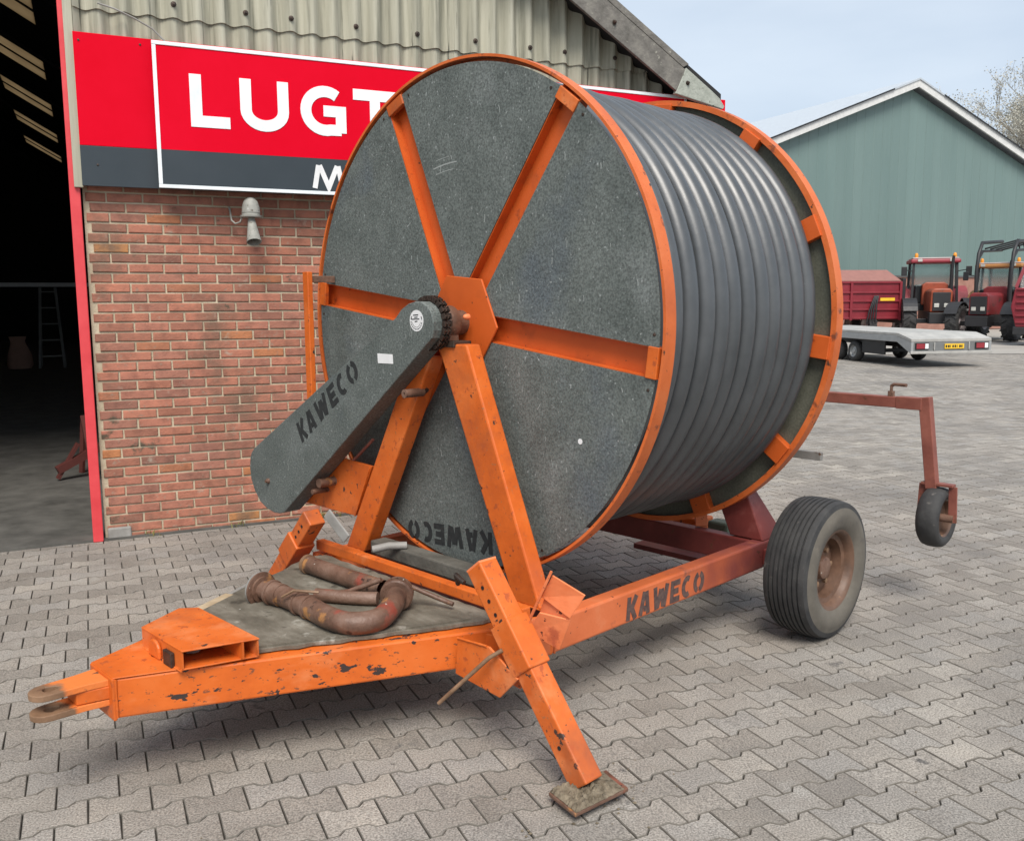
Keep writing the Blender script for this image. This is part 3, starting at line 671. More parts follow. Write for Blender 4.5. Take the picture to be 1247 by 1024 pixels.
# hose: one continuous helical winding
NT = 12; HR = 0.0545; s_a = RW+HR-0.006; s_b = LR-0.070-HR
HR = 0.0462; HSAG = -0.026; RC = 1.081-HR; hp = []; rh = random.Random(5)
ph = [rh.uniform(0, 6) for _ in range(8)]
NSEG = 112
tot = NT*NSEG
for i in range(tot+1):
    u = i/NSEG; turn = min(int(u), NT-1); fr = u-turn
    base = s_a+(s_b-s_a)*turn/(NT-1)
    step = (s_b-s_a)/(NT-1)
    sh = 0.0
    if turn < NT-1 and fr > 0.82: sh = step*(0.5-0.5*math.cos(PI*(fr-0.82)/0.18))
    a = 2*PI*fr+math.radians(205)
    jit = 0.0016*math.sin(3*a+ph[0]+turn*1.3)+0.0012*math.sin(5*a+ph[1]+turn*0.7)
    rj = 0.0025*math.sin(2*a+turn*2.1)+0.003*math.sin(turn*4.7)
    hp.append(S(base+sh+jit, 0.0+(RC+rj)*math.cos(a), HZ-HSAG+(RC+rj)*math.sin(a)))
MB().tube(hp, HR, 20).build('hose', hosem, reel, smooth=True)

# front A-frame legs
def leg(pts, s0, s1, mt, name='leg'):
    MB().prism([S(s0, t, z) for t, z in pts], (s1-s0, 0, 0)).build(name, mt, reel, bevel=0.008)
leg([(0.505, 0.432), (0.665, 0.432), (0.225, 1.515), (0.030, 1.515)], -0.150, -0.068, orange)
leg([(-0.735, 0.432), (-0.578, 0.432), (-0.012, 1.452), (-0.165, 1.452)], -0.149, -0.066, orange)
MB().prism([S(-0.143, t, z) for t, z in ((-0.745, 0.895), (-0.50, 0.885), (-0.655, 0.606), (-1.135, 0.602), (-1.13, 0.64))], (0.02, 0, 0)).build('gear_bracket', orange, reel, bevel=0.004)
MB().tube([S(-0.13, -0.50, 1.02), S(-0.13, -0.80, 0.80)], 0.008, 8).build('brake_rod', boomred, reel, smooth=True)
# bearing, sprocket, chain
sbox(-0.160, -0.055, -0.045, 0.155, 1.500, 1.528).build('bearing_base', steel_dark, reel, bevel=0.004)
MB().lathe([(-0.140, 0.03), (-0.140, 0.070), (-0.130, 0.078), (-0.075, 0.078), (-0.065, 0.070), (-0.065, 0.03)], S(0, HT, HZ), (1, 0, 0), 28).build('bearing', rusty, reel, autos=40)
sbox(-0.135, -0.070, -0.02, 0.09, 1.522, 1.57).build('bearing_foot', rusty, reel, bevel=0.006)
MB().lathe([(-0.165, 0.0), (-0.165, 0.056), (-0.005, 0.056), (-0.005, 0.0)], S(0, HT, HZ), (1, 0, 0), 24).build('shaft_collar', rusty, reel, autos=40)
MB().lathe([(0, 0.0), (0, 0.014), (-0.018, 0.013), (-0.028, 0.007), (-0.03, 0)], S(-0.045, 0.125, 1.632), (1, 0, 0), 14).build('grease_cap', orange_pink, reel, smooth=True)
ch_ = MB()
for k in range(22):
    a = 2*PI*k/22
    for s0 in (-0.205, -0.186, -0.168):
        c = S(s0, HT+0.112*math.cos(a), HZ+0.112*math.sin(a))
        tan = Vector((0, math.sin(a), math.cos(a))); rad = Vector((0, -math.cos(a), math.sin(a)))
        ch_.obox(c, Vector((0.003, 0, 0)), tan*0.0125, rad*0.010)
    ch_.tube([S(-0.207, HT+0.112*math.cos(a), HZ+0.112*math.sin(a)), S(-0.164, HT+0.112*math.cos(a), HZ+0.112*math.sin(a))], 0.0075, 6)
ch_.build('chain', steel_dark, reel)
MB().lathe([(-0.200, 0.0), (-0.200, 0.100), (-0.172, 0.100), (-0.172, 0.0)], S(0, HT, HZ), (1, 0, 0), 40).build('sprocket', steel_dark, reel, autos=40)
# chain cover
cov = [(-0.134, 1.629), (-0.090, 1.668), (-0.040, 1.692), (0.008, 1.702), (0.052, 1.701), (0.092, 1.682), (0.120, 1.652), (0.131, 1.615), (0.130, 1.578), (0.118, 1.544),
       (-1.150, 0.570), (-1.172, 0.556), (-1.22, 0.543), (-1.271, 0.539), (-1.35, 0.550), (-1.42, 0.578), (-1.48, 0.635), (-1.516, 0.700), (-1.524, 0.760), (-1.516, 0.815), (-1.499, 0.851), (-1.465, 0.880), (-1.416, 0.908), (-0.694, 1.316)]
cv = MB()
n = len(cov)
cv.prism([S(-0.255, t, z) for t, z in cov], (0.105, 0, 0))
cover = cv.build('chain_cover', galv, reel, bevel=0.005)
ca, sa = math.cos(math.radians(35.2)), math.sin(math.radians(35.2))
letters('KAWECO', reel, stencil, S(-0.255, -0.955, 0.965), S(0, ca, sa), S(0, -sa, ca), (-1, 0, 0), 0.108, [0.075, 0.085, 0.125, 0.075, 0.08, 0.095], 0.024, 0.026, slant=0.12, depth=0.0012)
MB().lathe([(0, 0), (0, 0.047), (-0.0012, 0.047), (-0.0012, 0)], S(-0.255, 0.018, 1.618), (1, 0, 0), 36).build('sticker', white, reel)
stk = MB()
for (a0, a1, r_) in [(185+17*q, 185+17*q+11, 0.0375) for q in range(10)]+[(150, 172, 0.0375), (8, 30, 0.0375), (192, 348, 0.0285)]:
    ribbon(stk, arc(0, 0, r_, r_, a0, a1, 12), 0.0045 if r_ > 0.03 else 0.0015, S(-0.2562, 0.018, 1.618), S(0, 1, 0), S(0, 0, 1), Vector((-1, 0, 0)), 0.0, 0.0006)
for z_, h_ in ((0.006, 0.034), (0.024, 0.022), (0.014, 0.014), (-0.004, 0.012)):
    ribbon(stk, [(-h_, z_), (h_*0.6, z_+0.002)], 0.0045, S(-0.2562, 0.018, 1.618), S(0, 1, 0), S(0, 0, 1), Vector((-1, 0, 0)), 0.0, 0.0007+z_*0.01)
stk.build('sticker_print', stencil, reel)
MB().prism([S(-0.255, -0.275, 1.463), S(-0.255, -0.272, 1.418), S(-0.255, -0.158, 1.420), S(-0.255, -0.161, 1.463)], (-0.0014, 0, 0)).build('type_label', white, reel)
MB().lathe([(0, 0), (0, 0.016), (-0.008, 0.014), (-0.012, 0.009), (-0.02, 0.008), (-0.02, 0)], S(-0.255, -1.319, 0.712), (1, 0, 0), 12).build('bolt', rusty, reel)
MB().lathe([(0, 0.006), (0, 0.020), (0.11, 0.020), (0.11, 0.006), (0, 0.006)], S(-0.235, -0.108, 1.285), (1, 0, 0), 16).build('spacer_tube', rusty, reel, autos=40)
MB().lathe([(0, 0.0), (0, 0.024), (0.10, 0.024), (0.10, 0)], S(-0.24, -0.835, 0.765), (1, 0, 0), 16).build('spacer_tube', rusty, reel, autos=40)
MB().lathe([(0, 0.0), (0, 0.014), (0.10, 0.014), (0.10, 0)], S(-0.24, -0.90, 0.71), (1, 0, 0), 12).build('bolt', rusty, reel)
# KAWECO on the side sheet, upside down because the reel stands turned
aa = math.radians(183.5)
letters('KAWECO', reel, stencil, S(0.006, 0.212, 0.648), S(0, math.cos(aa), math.sin(aa)), S(0, -math.sin(aa), math.cos(aa)), (-1, 0, 0), 0.105, [0.080, 0.088, 0.120, 0.076, 0.080, 0.092], 0.017, 0.027, slant=0.0, depth=0.0012)
# small white chips and scratches on the side sheets
rs_ = random.Random(21); scr = MB()
for k in range(70):
    r_ = rs_.uniform(0.25, 1.08); a_ = rs_.uniform(0, 360)
    k6 = ((a_-A0) % 60)
    if min(k6, 60-k6)*r_*0.0175 < 0.10: continue
    p = rpt(0.006, r_, a_); L_ = rs_.uniform(0.004, 0.022); ang = 90+rs_.uniform(-12, 12)
    ribbon(scr, [(0, 0), (L_, 0), (L_*1.6, L_*0.15)], rs_.uniform(0.0016, 0.0042), p, S(0, math.cos(math.radians(ang)), math.sin(math.radians(ang))), S(0, -math.sin(math.radians(ang)), math.cos(math.radians(ang))), Vector((-1, 0, 0)), -0.001, 0.0004)
for k in range(16):
    f_ = rs_.uniform(0.05, 0.95); q = rs_.uniform(-0.12, 0.10)
    t_ = 0.05-1.3*f_; z_ = 1.60-0.90*f_+q
    ang = 90+rs_.uniform(-20, 20); L_ = rs_.uniform(0.008, 0.03)
    ribbon(scr, [(0, 0), (L_, 0), (L_*1.6, L_*0.15)], 0.0018, S(-0.255, t_, z_), S(0, math.cos(math.radians(ang)), math.sin(math.radians(ang))), S(0, -math.sin(math.radians(ang)), math.cos(math.radians(ang))), Vector((-1, 0, 0)), -0.001, 0.0004)
for (r_, a0_, a1_, w_) in ((0.72, 90, 103, 0.007), (0.69, 92, 102, 0.004), (0.75, 94, 101, 0.003), (0.58, 126, 129, 0.004), (0.62, -36, -33, 0.004)):
    ribbon(scr, [(r_*math.cos(math.radians(a0_+(a1_-a0_)*i/10)), r_*math.sin(math.radians(a0_+(a1_-a0_)*i/10))) for i in range(11)], w_*0.8, S(0.006, 0, HZ), S(0, 1, 0), S(0, 0, 1), Vector((-1, 0, 0)), -0.001, 0.0003)
scr.build('scratch_marks', flat('bare_zinc_scratch', (0.30, 0.32, 0.31), rough=0.5), reel)['kind'] = 'stuff'
ribbon_c = MB()
p = rpt(0.012, 0.86, -36)
MB().lathe([(0, 0), (0, 0.012), (-0.0008, 0.012), (-0.0008, 0)], S(0.006, 0.745, 1.13), (1, 0, 0), 10).build('paint_chip', white, reel)
# guard bar at the left
MB().beam(S(-0.16, -1.0, 0.86), S(-0.16, -1.0, 1.855), 0.05, 0.03, up=(1, 0, 0)).build('guard_bar', orange, reel, bevel=0.004)
sbox(-0.145, 0.0, -1.005, -0.985, 1.80, 1.835).build('guard_bracket', rusty, reel, bevel=0.003)
MB().beam(S(-0.12, -0.98, 0.86), S(-0.12, -0.60, 0.80), 0.03, 0.05).build('guard_arm', orange, reel, bevel=0.004)

# frame: rails, draw beams
sbox(-0.33, 1.66, 0.700, 0.780, 0.287, 0.430).build('rail', rail_paint, reel, bevel=0.010)
sbox(-0.33, 1.66, -0.780, -0.700, 0.287, 0.430).build('rail', rail_paint, reel, bevel=0.010)
for sg in (1, -1):
    MB().prism([S(-1.668, sg*0.096, 0.285), S(-0.34, sg*0.722, 0.285), S(-0.20, sg*0.785, 0.285), S(-0.20, sg*0.700, 0.285), S(-0.36, sg*0.625, 0.285), S(-1.668, sg*0.008, 0.285)], (0, 0, 0.144)).build('draw_beam', orange_chip, reel, bevel=0.008)
sbox(-1.680, -1.667, -0.100, 0.100, 0.280, 0.432).build('nose_plate', orange, reel, bevel=0.004)
MB().prism([S(-1.676, 0.098, 0.4305), S(-1.676, -0.098, 0.4305), S(-1.40, -0.205, 0.4305), S(-1.40, -0.12, 0.4305), S(-1.50, 0.0, 0.4305), S(-1.46, 0.195, 0.4305)], (0, 0, 0.005)).build('nose_top_plate', orange, reel, bevel=0.002)
MB().prism([S(-1.78, 0.045, 0.352), S(-1.66, 0.075, 0.352), S(-1.66, -0.075, 0.352), S(-1.78, -0.045, 0.352)], (0, 0, 0.046)).build('hitch_spacer', orange, reel, bevel=0.004)
def eye_plate(z0, th):
    o_ = []
    for i in range(9):
        a = PI/2+PI*i/8; o_.append((-1.862+0.052*math.cos(a), 0.052*math.sin(a)))
    o_ = [(-1.66, 0.070)]+[(-1.75, 0.056)]+o_+[(-1.75, -0.056), (-1.66, -0.070), (-1.66, -0.02), (-1.66, 0.02)]
    n_ = len(o_); c_ = (-1.845, 0.0); inn = []
    for (x, y) in o_:
        a = math.atan2(y-c_[1], x-c_[0]); inn.append((c_[0]+0.025*math.cos(a), c_[1]+0.025*math.sin(a)))
    V = [S(x, y, z) for z in (z0, z0+th) for (x, y) in o_+inn]; F = []
    N2 = 2*n_
    for i in range(n_):
        j = (i+1) % n_
        F += [(i, j, n_+j, n_+i), (N2+i, N2+n_+i, N2+n_+j, N2+j), (i, N2+i, N2+j, j), (n_+i, n_+j, N2+n_+j, N2+n_+i)]
    return MB().add(V, F).build('hitch_plate', hitch_m, reel, bevel=0.003)
eye_plate(0.399, 0.022); eye_plate(0.328, 0.022)
# cross tube tool holder on the nose
def quad_tube(pts_s, t0, t1, z0, z1, th, name):
    s0, s1 = pts_s; mb = MB()
    mb.prism([S(s0, t0, z1-th), S(s1, t0, z1-th), S(s1, t1[1], z1-th), S(s0, t1[0], z1-th)], (0, 0, th))
    mb.prism([S(s0, t0, z0), S(s1, t0, z0), S(s1, t1[1], z0), S(s0, t1[0], z0)], (0, 0, th))
    for s_, t_ in ((s0, t1[0]), (s1-th, t1[1])):
        mb.box(s_, s_+th, -t_, -t0, z0+th, z1-th)
    return mb.build(name, orange, reel, bevel=0.0015)
MB().prism([S(-1.485, 0.222, 0.506), S(-1.485, -0.112, 0.506), S(-1.295, -0.212, 0.506), S(-1.235, -0.165, 0.506), S(-1.232, 0.305, 0.506)], (0, 0, 0.006)).build('holder_top', orange, reel, bevel=0.002)
MB().prism([S(-1.485, 0.215, 0.438), S(-1.485, -0.105, 0.438), S(-1.295, -0.205, 0.438), S(-1.235, -0.16, 0.438), S(-1.232, 0.295, 0.438)], (0, 0, 0.006)).build('holder_floor', orange, reel, bevel=0.002)
sbox(-1.484, -1.477, -0.110, 0.218, 0.4445, 0.5055).build('holder_side', orange, reel)
MB().prism([S(-1.478, -0.112, 0.4445), S(-1.296, -0.208, 0.4445), S(-1.292, -0.202, 0.4445), S(-1.476, -0.106, 0.4445)], (0, 0, 0.061)).build('holder_side', orange, reel)
sbox(-1.239, -1.233, -0.16, 0.298, 0.4445, 0.5055).build('holder_side', orange, reel)
sbox(-1.293, -1.285, -0.19, 0.288, 0.4445, 0.5055).build('holder_divider', orange, reel)
MB().prism([S(-1.486, 0.02+0.045*math.cos(PI*k/8), 0.465+0.038*math.sin(PI*k/8)) for k in range(9)]+[S(-1.486, -0.025, 0.436), S(-1.486, 0.065, 0.436)], (-0.014, 0, 0)).build('holder_tab', orange, reel, bevel=0.006)
sbox(-1.50, -1.485, 0.10, 0.165, 0.436, 0.49).build('holder_stop', steel_dark, reel, bevel=0.003)
st_ = MB().lathe([(0, 0), (0.008, 0.03), (0.02, 0.036), (0.03, 0.02), (0.034, 0)], S(-1.39, 0.10, 0.4445), (0, 0, 1), 9)
o_ = st_.build('stone', grey_metal, None); o_.location = reel.location; o_.rotation_euler = reel.rotation_euler
tag(o_, 'small grey stone lying inside the open orange nose box', 'stone')
# deck board with ragged edge
rd = random.Random(9); dk = []
corn = [(-1.225, 0.252), (-0.43, 0.630), (-0.345, 0.622), (-0.345, -0.628), (-0.42, -0.655), (-1.15, -0.325), (-1.225, -0.25)]
for i in range(len(corn)):
    a, b = Vector(corn[i]), Vector(corn[(i+1) % len(corn)]); m_ = max(1, int((b-a).length/0.05))
    for q in range(m_):
        p = a.lerp(b, q/m_); nn = Vector((-(b-a).y, (b-a).x)).normalized()
        p += nn*rd.uniform(-0.010, 0.006); dk.append(S(p.x, p.y, 0.4335))
MB().prism(dk, (0, 0, 0.016)).build('deck_board', deckwood, reel, bevel=0.002)
MB().prism([S(-1.215, 0.236, 0.450), S(-0.80, 0.44, 0.450), S(-0.46, 0.585, 0.450), S(-0.47, 0.565, 0.450), S(-0.83, 0.39, 0.450), S(-1.2, 0.215, 0.450)], (0, 0, 0.006)).build('deck_splinter', deckwood, reel)
MB().beam(S(-1.215, -0.292, 0.4405), S(-0.98, -0.405, 0.4405), 0.045, 0.02).build('deck_batten', palewood, reel, bevel=0.003)
MB().beam(S(-0.98, -0.405, 0.442), S(-0.72, -0.53, 0.452), 0.02, 0.018).build('deck_batten', grey_metal, reel, bevel=0.003)
# front cross bar and dull cross beam
sbox(-0.332, -0.285, -0.735, 0.742, 0.4505, 0.500).build('cross_bar', orange, reel, bevel=0.005)
sbox(-0.15, -0.055, -0.52, 0.50, 0.436, 0.505).build('cross_beam', muddy, reel, bevel=0.008)
sbox(-0.06, 0.02, -0.70, 0.70, 0.30, 0.425).build('cross_member', maroon, reel, bevel=0.006)
MB().tube([S(-0.25, -0.36, 0.508), S(-0.19, -0.31, 0.524), S(-0.12, -0.26, 0.522)], 0.019, 10).build('grey_pipe_stub', grey_metal, reel, smooth=True)
# rear cross beam, axle, rear legs
sbox(1.432, 1.51, -0.699, 0.699, 0.292, 0.426).build('cross_member', maroon, reel, bevel=0.008)
sbox(0.60, 0.66, -0.699, -0.30, 0.292, 0.400).build('cross_member', maroon, reel, bevel=0.006)
sbox(1.435, 1.525, 0.781, 1.03, 0.305, 0.395).build('axle_stub', maroon, reel, bevel=0.008)
sbox(1.435, 1.525, -1.03, -0.781, 0.305, 0.395).build('axle_stub', maroon, reel, bevel=0.008)
for sg in (1, -1):
    pr_ = [((0.575, 0.775), 0.431, 1.665), ((0.455, 0.660), 0.70, 1.535), ((0.055, 0.225), 1.515, 1.520)]
    V = []; F = [(0, 1, 2, 3), (8, 11, 10, 9)]
    for (ta, tb2), z_, s_ in pr_: V += [S(1.447, sg*ta, z_), S(1.447, sg*tb2, z_), S(s_, sg*tb2, z_), S(s_, sg*ta, z_)]
    for q in (0, 4):
        for i in range(4): F.append((q+i, q+(i+1) % 4, q+4+(i+1) % 4, q+4+i))
    MB().add(V, F).build('leg', maroon, reel, bevel=0.006)
sbox(1.46, 1.60, -0.12, 0.19, 1.49, 1.56).build('bearing_base', maroon, reel, bevel=0.006)
MB().lathe([(1.46, 0.0), (1.46, 0.075), (1.60, 0.075), (1.60, 0.0)], S(0, HT, HZ), (1, 0, 0), 24).build('bearing', rusty, reel, autos=40)
MB().beam(S(1.50, 0.36, 0.431), S(1.55, 0.30, 0.60), 0.07, 0.02).build('strut', orange_pink, reel, bevel=0.003)
sbox(1.80, 1.95, -0.06, 0.15, 0.24, 0.378).build('turbine_case', orange, reel, bevel=0.012)
sbox(1.80, 1.90, 0.20, 0.34, 0.24, 0.385).build('pump_case', flat('green_grey_pump', (0.12, 0.15, 0.11), rough=0.6), reel, bevel=0.015)
MB().beam(S(1.50, 0.13, 0.225), S(1.97, 0.13, 0.225), 0.5, 0.03).build('turbine_shelf', maroon, reel)
letters('KAWECO', reel, stencil_rail, S(0.278, 0.780, 0.298), (1, 0, 0), (0, 0, 1), (0, -1, 0), 0.106, [0.072, 0.085, 0.12, 0.075, 0.08, 0.09], 0.0165, 0.027, slant=0.10, depth=0.0012)
# wheels
def wheel(ct, sg, R_, W_, rr, name='wheel', c=(1.48, 0.352), tread=8):
    wr = empty(name, S(c[0], ct, c[1]), 0, reel)
    half = W_/2
    xs = []; tw = 2*half-0.034
    nrib = tread
    cr = lambda x: R_-0.008*(abs(x)/(tw/2))**2.5
    for k in range(nrib):
        a = -tw/2+tw*k/nrib; b = -tw/2+tw*(k+1)/nrib; g_ = 0.0042
        xs += [(a+g_, cr(a)-0.010), (a+g_+0.001, cr(a+g_)), (b-g_-0.001, cr(b-g_)), (b-g_, cr(b)-0.010)]
    xs = xs[1:-1]
    MB().lathe([(-half+0.004, R_-0.036)]+[(-tw/2-0.006, R_-0.012)]+xs+[(tw/2+0.006, R_-0.012), (half-0.004, R_-0.036)], (0, 0, 0), (0, 1, 0), 72).build('tyre_tread', tyre, wr, autos=30)
    for s2 in (-1, 1):
        side = [(s2*(half-0.004), R_-0.036), (s2*(half+0.004), R_-0.060), (s2*(half+0.008), (R_+rr)/2), (s2*(half+0.002), rr+0.030), (s2*(half-0.012), rr+0.008), (s2*(half-0.022), rr-0.002)]
        MB().lathe(side, (0, 0, 0), (0, 1, 0), 72).build('tyre_wall', tyre_side, wr, smooth=True)
    o2 = -sg   # outer direction in local y: t positive is -y
    oy = o2*half
    rimp = [(oy*0.86, rr+0.006), (oy*0.90, rr+0.012), (oy*0.88, rr-0.004), (oy*0.70, rr-0.016), (oy*0.55, rr-0.022), (oy*0.50, rr-0.045), (oy*0.1, rr-0.050), (-oy*0.2, rr-0.050), (-oy*0.85, rr-0.01)]
    MB().lathe(rimp, (0, 0, 0), (0, 1, 0), 56).build('rim', rimbrown, wr, smooth=True)
    MB().lathe([(oy*0.06, rr-0.045), (oy*0.12, rr*0.62), (oy*0.20, rr*0.52), (oy*0.16, rr*0.40), (oy*0.16, 0.0)], (0, 0, 0), (0, 1, 0), 40).build('disc', rimbrown, wr, smooth=True)
    MB().lathe([(oy*0.16, 0.062), (oy*0.42, 0.056), (oy*0.46, 0.045), (oy*0.46, 0.0)], (0, 0, 0), (0, 1, 0), 24).build('hub', rusty, wr, autos=40)
    for k in range(6):
        a = 2*PI*k/6
        MB().lathe([(oy*0.14, 0.0), (oy*0.14, 0.014), (oy*0.30, 0.014), (oy*0.32, 0.0)], (0.092*math.cos(a), 0, 0.092*math.sin(a)), (0, 1, 0), 6).build('wheel_nut', rusty_eye, wr)
    return wr
wheel(1.062, 1, 0.352, 0.236, 0.198)
wheel(-1.062, -1, 0.352, 0.236, 0.198)
# rear boom with guide wheel
BS = 2.30
MB().beam(S(BS, 0.10, 1.127), S(BS, 1.225, 1.127), 0.06, 0.06).build('boom_arm', boomred, reel, bevel=0.004)
MB().beam(S(BS, 1.10, 1.127), S(BS, 1.24, 1.127), 0.066, 0.066).build('boom_sleeve', boomred, reel, bevel=0.003)
MB().beam(S(BS, 1.248, 1.165), S(BS, 1.312, 0.668), 0.06, 0.055, up=(1, 0, 0)).build('boom_leg', boomred, reel, bevel=0.004)
MB().tube([S(BS, 1.06, 1.15), S(BS, 1.06, 1.215), S(BS, 1.075, 1.225), S(BS-0.02, 1.15, 1.225)], 0.010, 8).build('clamp_handle', rusty, reel, smooth=True)
MB().lathe([(0, 0.0), (0, 0.02), (0.03, 0.02), (0.03, 0)], S(BS, 1.06, 1.157), (0, 0, 1), 6).build('clamp_nut', rusty, reel)
MB().beam(S(1.60, 0.16, 1.127), S(2.30, 0.16, 1.127), 0.06, 0.06).build('boom_post', maroon, reel, bevel=0.004)
MB().beam(S(1.75, 0.20, 0.868), S(1.75, 0.935, 0.868), 0.028, 0.045).build('stub_bar', grey_metal, reel, bevel=0.003)
MB().beam(S(1.60, 0.30, 0.868), S(1.76, 0.30, 0.868), 0.05, 0.045).build('stub_bracket', maroon, reel, bevel=0.003)
gw = empty('guide_wheel', S(BS, 1.342, 0.512), 0.0, reel)
gw.rotation_euler = (0, 0, 0.0)
GR = 0.165
tp = [(-0.045, 0.100), (-0.058, 0.118), (-0.060, 0.140), (-0.046, 0.158), (-0.020, GR), (0.020, GR), (0.046, 0.158), (0.060, 0.140), (0.058, 0.118), (0.045, 0.100)]
MB().lathe(tp, (0, 0, 0), (0, 1, 0), 40, closed=True).build('tyre', tyre, gw, smooth=True)
MB().lathe([(-0.05, 0.105), (-0.042, 0.095), (-0.012, 0.090), (-0.008, 0.0)], (0, 0, 0), (0, 1, 0), 30).build('rim', rimbrown, gw, autos=35)
MB().lathe([(0.05, 0.105), (0.042, 0.095), (0.012, 0.090), (0.008, 0.0)], (0, 0, 0), (0, 1, 0), 30).build('rim', rimbrown, gw, autos=35)
MB().lathe([(-0.09, 0), (-0.09, 0.022), (0.09, 0.022), (0.09, 0)], (0, 0, 0), (0, 1, 0), 14).build('hub', rusty, gw, autos=40)
for sy in (-1, 1):
    MB().add(*(lambda b: (b.v, b.f))(MB().beam((0.0, sy*0.085, -0.02), (0.0, sy*0.078, 0.178), 0.045, 0.010, up=(1, 0, 0)))).build('fork_blade', boomred, gw, bevel=0.003)
MB().box(-0.026, 0.026, -0.084, 0.084, 0.175, 0.19).build('fork_crown', boomred, gw, bevel=0.003)
# jacks
def jack(sg, zt, zb, tt, tb_, s0, foot):
    """square tube from (tt,zt) down to (tb_,zb)"""
    p0 = S(s0, sg*tt, zt); p1 = S(s0, sg*tb_, zb)
    MB().beam(p0, p1, 0.088, 0.088, up=(1, 0, 0)).build('jack_tube', orange, reel, bevel=0.006)
    d = (p1-p0).normalized(); sd_ = d.cross(Vector((1, 0, 0))).normalized()
    a = p0.lerp(p1, 0.27); b = p0.lerp(p1, 0.50)
    MB().beam(a, b, 0.108, 0.108, up=(1, 0, 0)).build('jack_sleeve', orange, reel, bevel=0.006)
    for k in range(3):
        c = p0.lerp(p1, 0.10+0.065*k)
        MB().lathe([(0, 0), (0, 0.008), (-0.0015, 0.008), (-0.0015, 0)], c+Vector((-0.0445, 0, 0)), (1, 0, 0), 10).build('pin_hole_shade', black, reel)  # black disc on the tube face paints the hole's inner shade
    return p0, p1, d
p0, p1, d_ = jack(1, 0.725, 0.06, 0.738, 1.262, -0.545, True)
c = p0.lerp(p1, 0.83); MB().lathe([(0, 0), (0, 0.008), (-0.0015, 0.008), (-0.0015, 0)], c+Vector((-0.0445, 0, 0)), (1, 0, 0), 10).build('pin_hole_shade', black, reel)
MB().prism([S(-0.598, 0.655, 0.432), S(-0.598, 0.83, 0.445), S(-0.598, 0.98, 0.365), S(-0.598, 0.885, 0.265), S(-0.598, 0.64, 0.285)], (0.010, 0, 0)).build('jack_gusset', orange, reel, bevel=0.003)
MB().prism([S(-0.492, 0.70, 0.432), S(-0.492, 0.83, 0.445), S(-0.492, 0.98, 0.365), S(-0.492, 0.885, 0.265), S(-0.492, 0.69, 0.285)], (0.010, 0, 0)).build('jack_gusset', orange, reel, bevel=0.003)
sbox(-0.47, -0.40, 0.80, 0.815, 0.27, 0.47).build('jack_bracket', orange, reel, bevel=0.003)
MB().tube([S(-0.60, 0.905, 0.455), S(-0.625, 0.86, 0.42), S(-0.70, 0.66, 0.205)], 0.008, 8).build('jack_pin', rusty_eye, reel, smooth=True)
MB().tube([S(-0.60, 0.70, 0.66), S(-0.60, 0.655, 0.68), S(-0.56, 0.62, 0.63)], 0.010, 8).build('chain_hook', steel_dark, reel, smooth=True)
MB().obox(p0-d_*0.002, d_*0.004, d_.cross(Vector((1, 0, 0))).normalized()*0.043, Vector((0.043, 0, 0))).build('jack_cap', orange_pink, reel)
ft = [mzp for mzp in [(-0.656, 1.184), (-0.690, 1.336), (-0.440, 1.360), (-0.400, 1.228)]]
MB().prism([S(s_, t_, 0.028) for s_, t_ in ft], (0, 0, 0.014)).build('jack_foot', rusty, reel, bevel=0.003)
MB().prism([S(-0.58, 1.24, 0.001), S(-0.60, 1.30, 0.001), S(-0.50, 1.31, 0.001), S(-0.48, 1.25, 0.001)], (0, 0, 0.028)).build('foot_clod', dirt, reel, bevel=0.006)
# caked mud on the foot
md = MB(); n_ = 26; V = []; F = []
rm = random.Random(4)
for i in range(n_+1):
    for j in range(n_+1):
        u, v = i/n_, j/n_
        a = Vector(ft[0]).lerp(Vector(ft[1]), u); b = Vector(ft[3]).lerp(Vector(ft[2]), u); q = a.lerp(b, 0.02+v*0.90)
        ed = min(u, 1-u, v, 1-v)*2
        z = 0.0425+(0.026*min(1, ed*2.2)*(0.55+0.45*math.sin(5*u+2)*math.sin(4*v+1))+rm.uniform(0, 0.017))*(1.0 if v < 0.6 else 0.6)
        if ed == 0: z = 0.0425+rm.uniform(0, 0.003)
        V.append(S(q.x, q.y, z))
for i in range(n_):
    for j in range(n_):
        k = i*(n_+1)+j; F.append((k, k+1, k+n_+2, k+n_+1))
md.add(V, F).build('caked_mud', dirt, reel, smooth=True)
p0, p1, d_ = jack(-1, 0.66, 0.17, 0.60, 1.06, -0.42, False)
MB().beam(S(-0.40, -0.520, 0.69), S(-0.37, -0.40, 0.575), 0.055, 0.012, up=(1, 0.3, 0)).build('jack_lever', grey_metal, reel, bevel=0.005)
# folded foot bracket hanging on the rail
def plate(pts, th, name, mt):
    P = [Vector(p) for p in pts]; nrm = (P[1]-P[0]).cross(P[2]-P[0]).normalized()
    return MB().prism([p-nrm*th/2 for p in P], nrm*th).build(name, mt, reel, bevel=0.002)
plate([S(-0.44, 0.998, 0.735), S(-0.36, 0.925, 0.700), S(-0.33, 0.750, 0.408), S(-0.44, 0.857, 0.470)], 0.010, 'bracket_plate', orange_pink)
plate([S(-0.42, 0.985, 0.712), S(-0.35, 1.083, 0.642), S(-0.37, 1.025, 0.545), S(-0.42, 0.928, 0.618)], 0.008, 'bracket_wing', orange_pink)
plate([S(-0.43, 0.93, 0.56), S(-0.36, 1.020, 0.536), S(-0.36, 0.965, 0.405), S(-0.44, 0.868, 0.474)], 0.008, 'bracket_wing', orange_pink)
plate([S(-0.40, 0.93, 0.62), S(-0.36, 1.02, 0.54), S(-0.40, 0.90, 0.54)], 0.006, 'bracket_web', orange_pink)

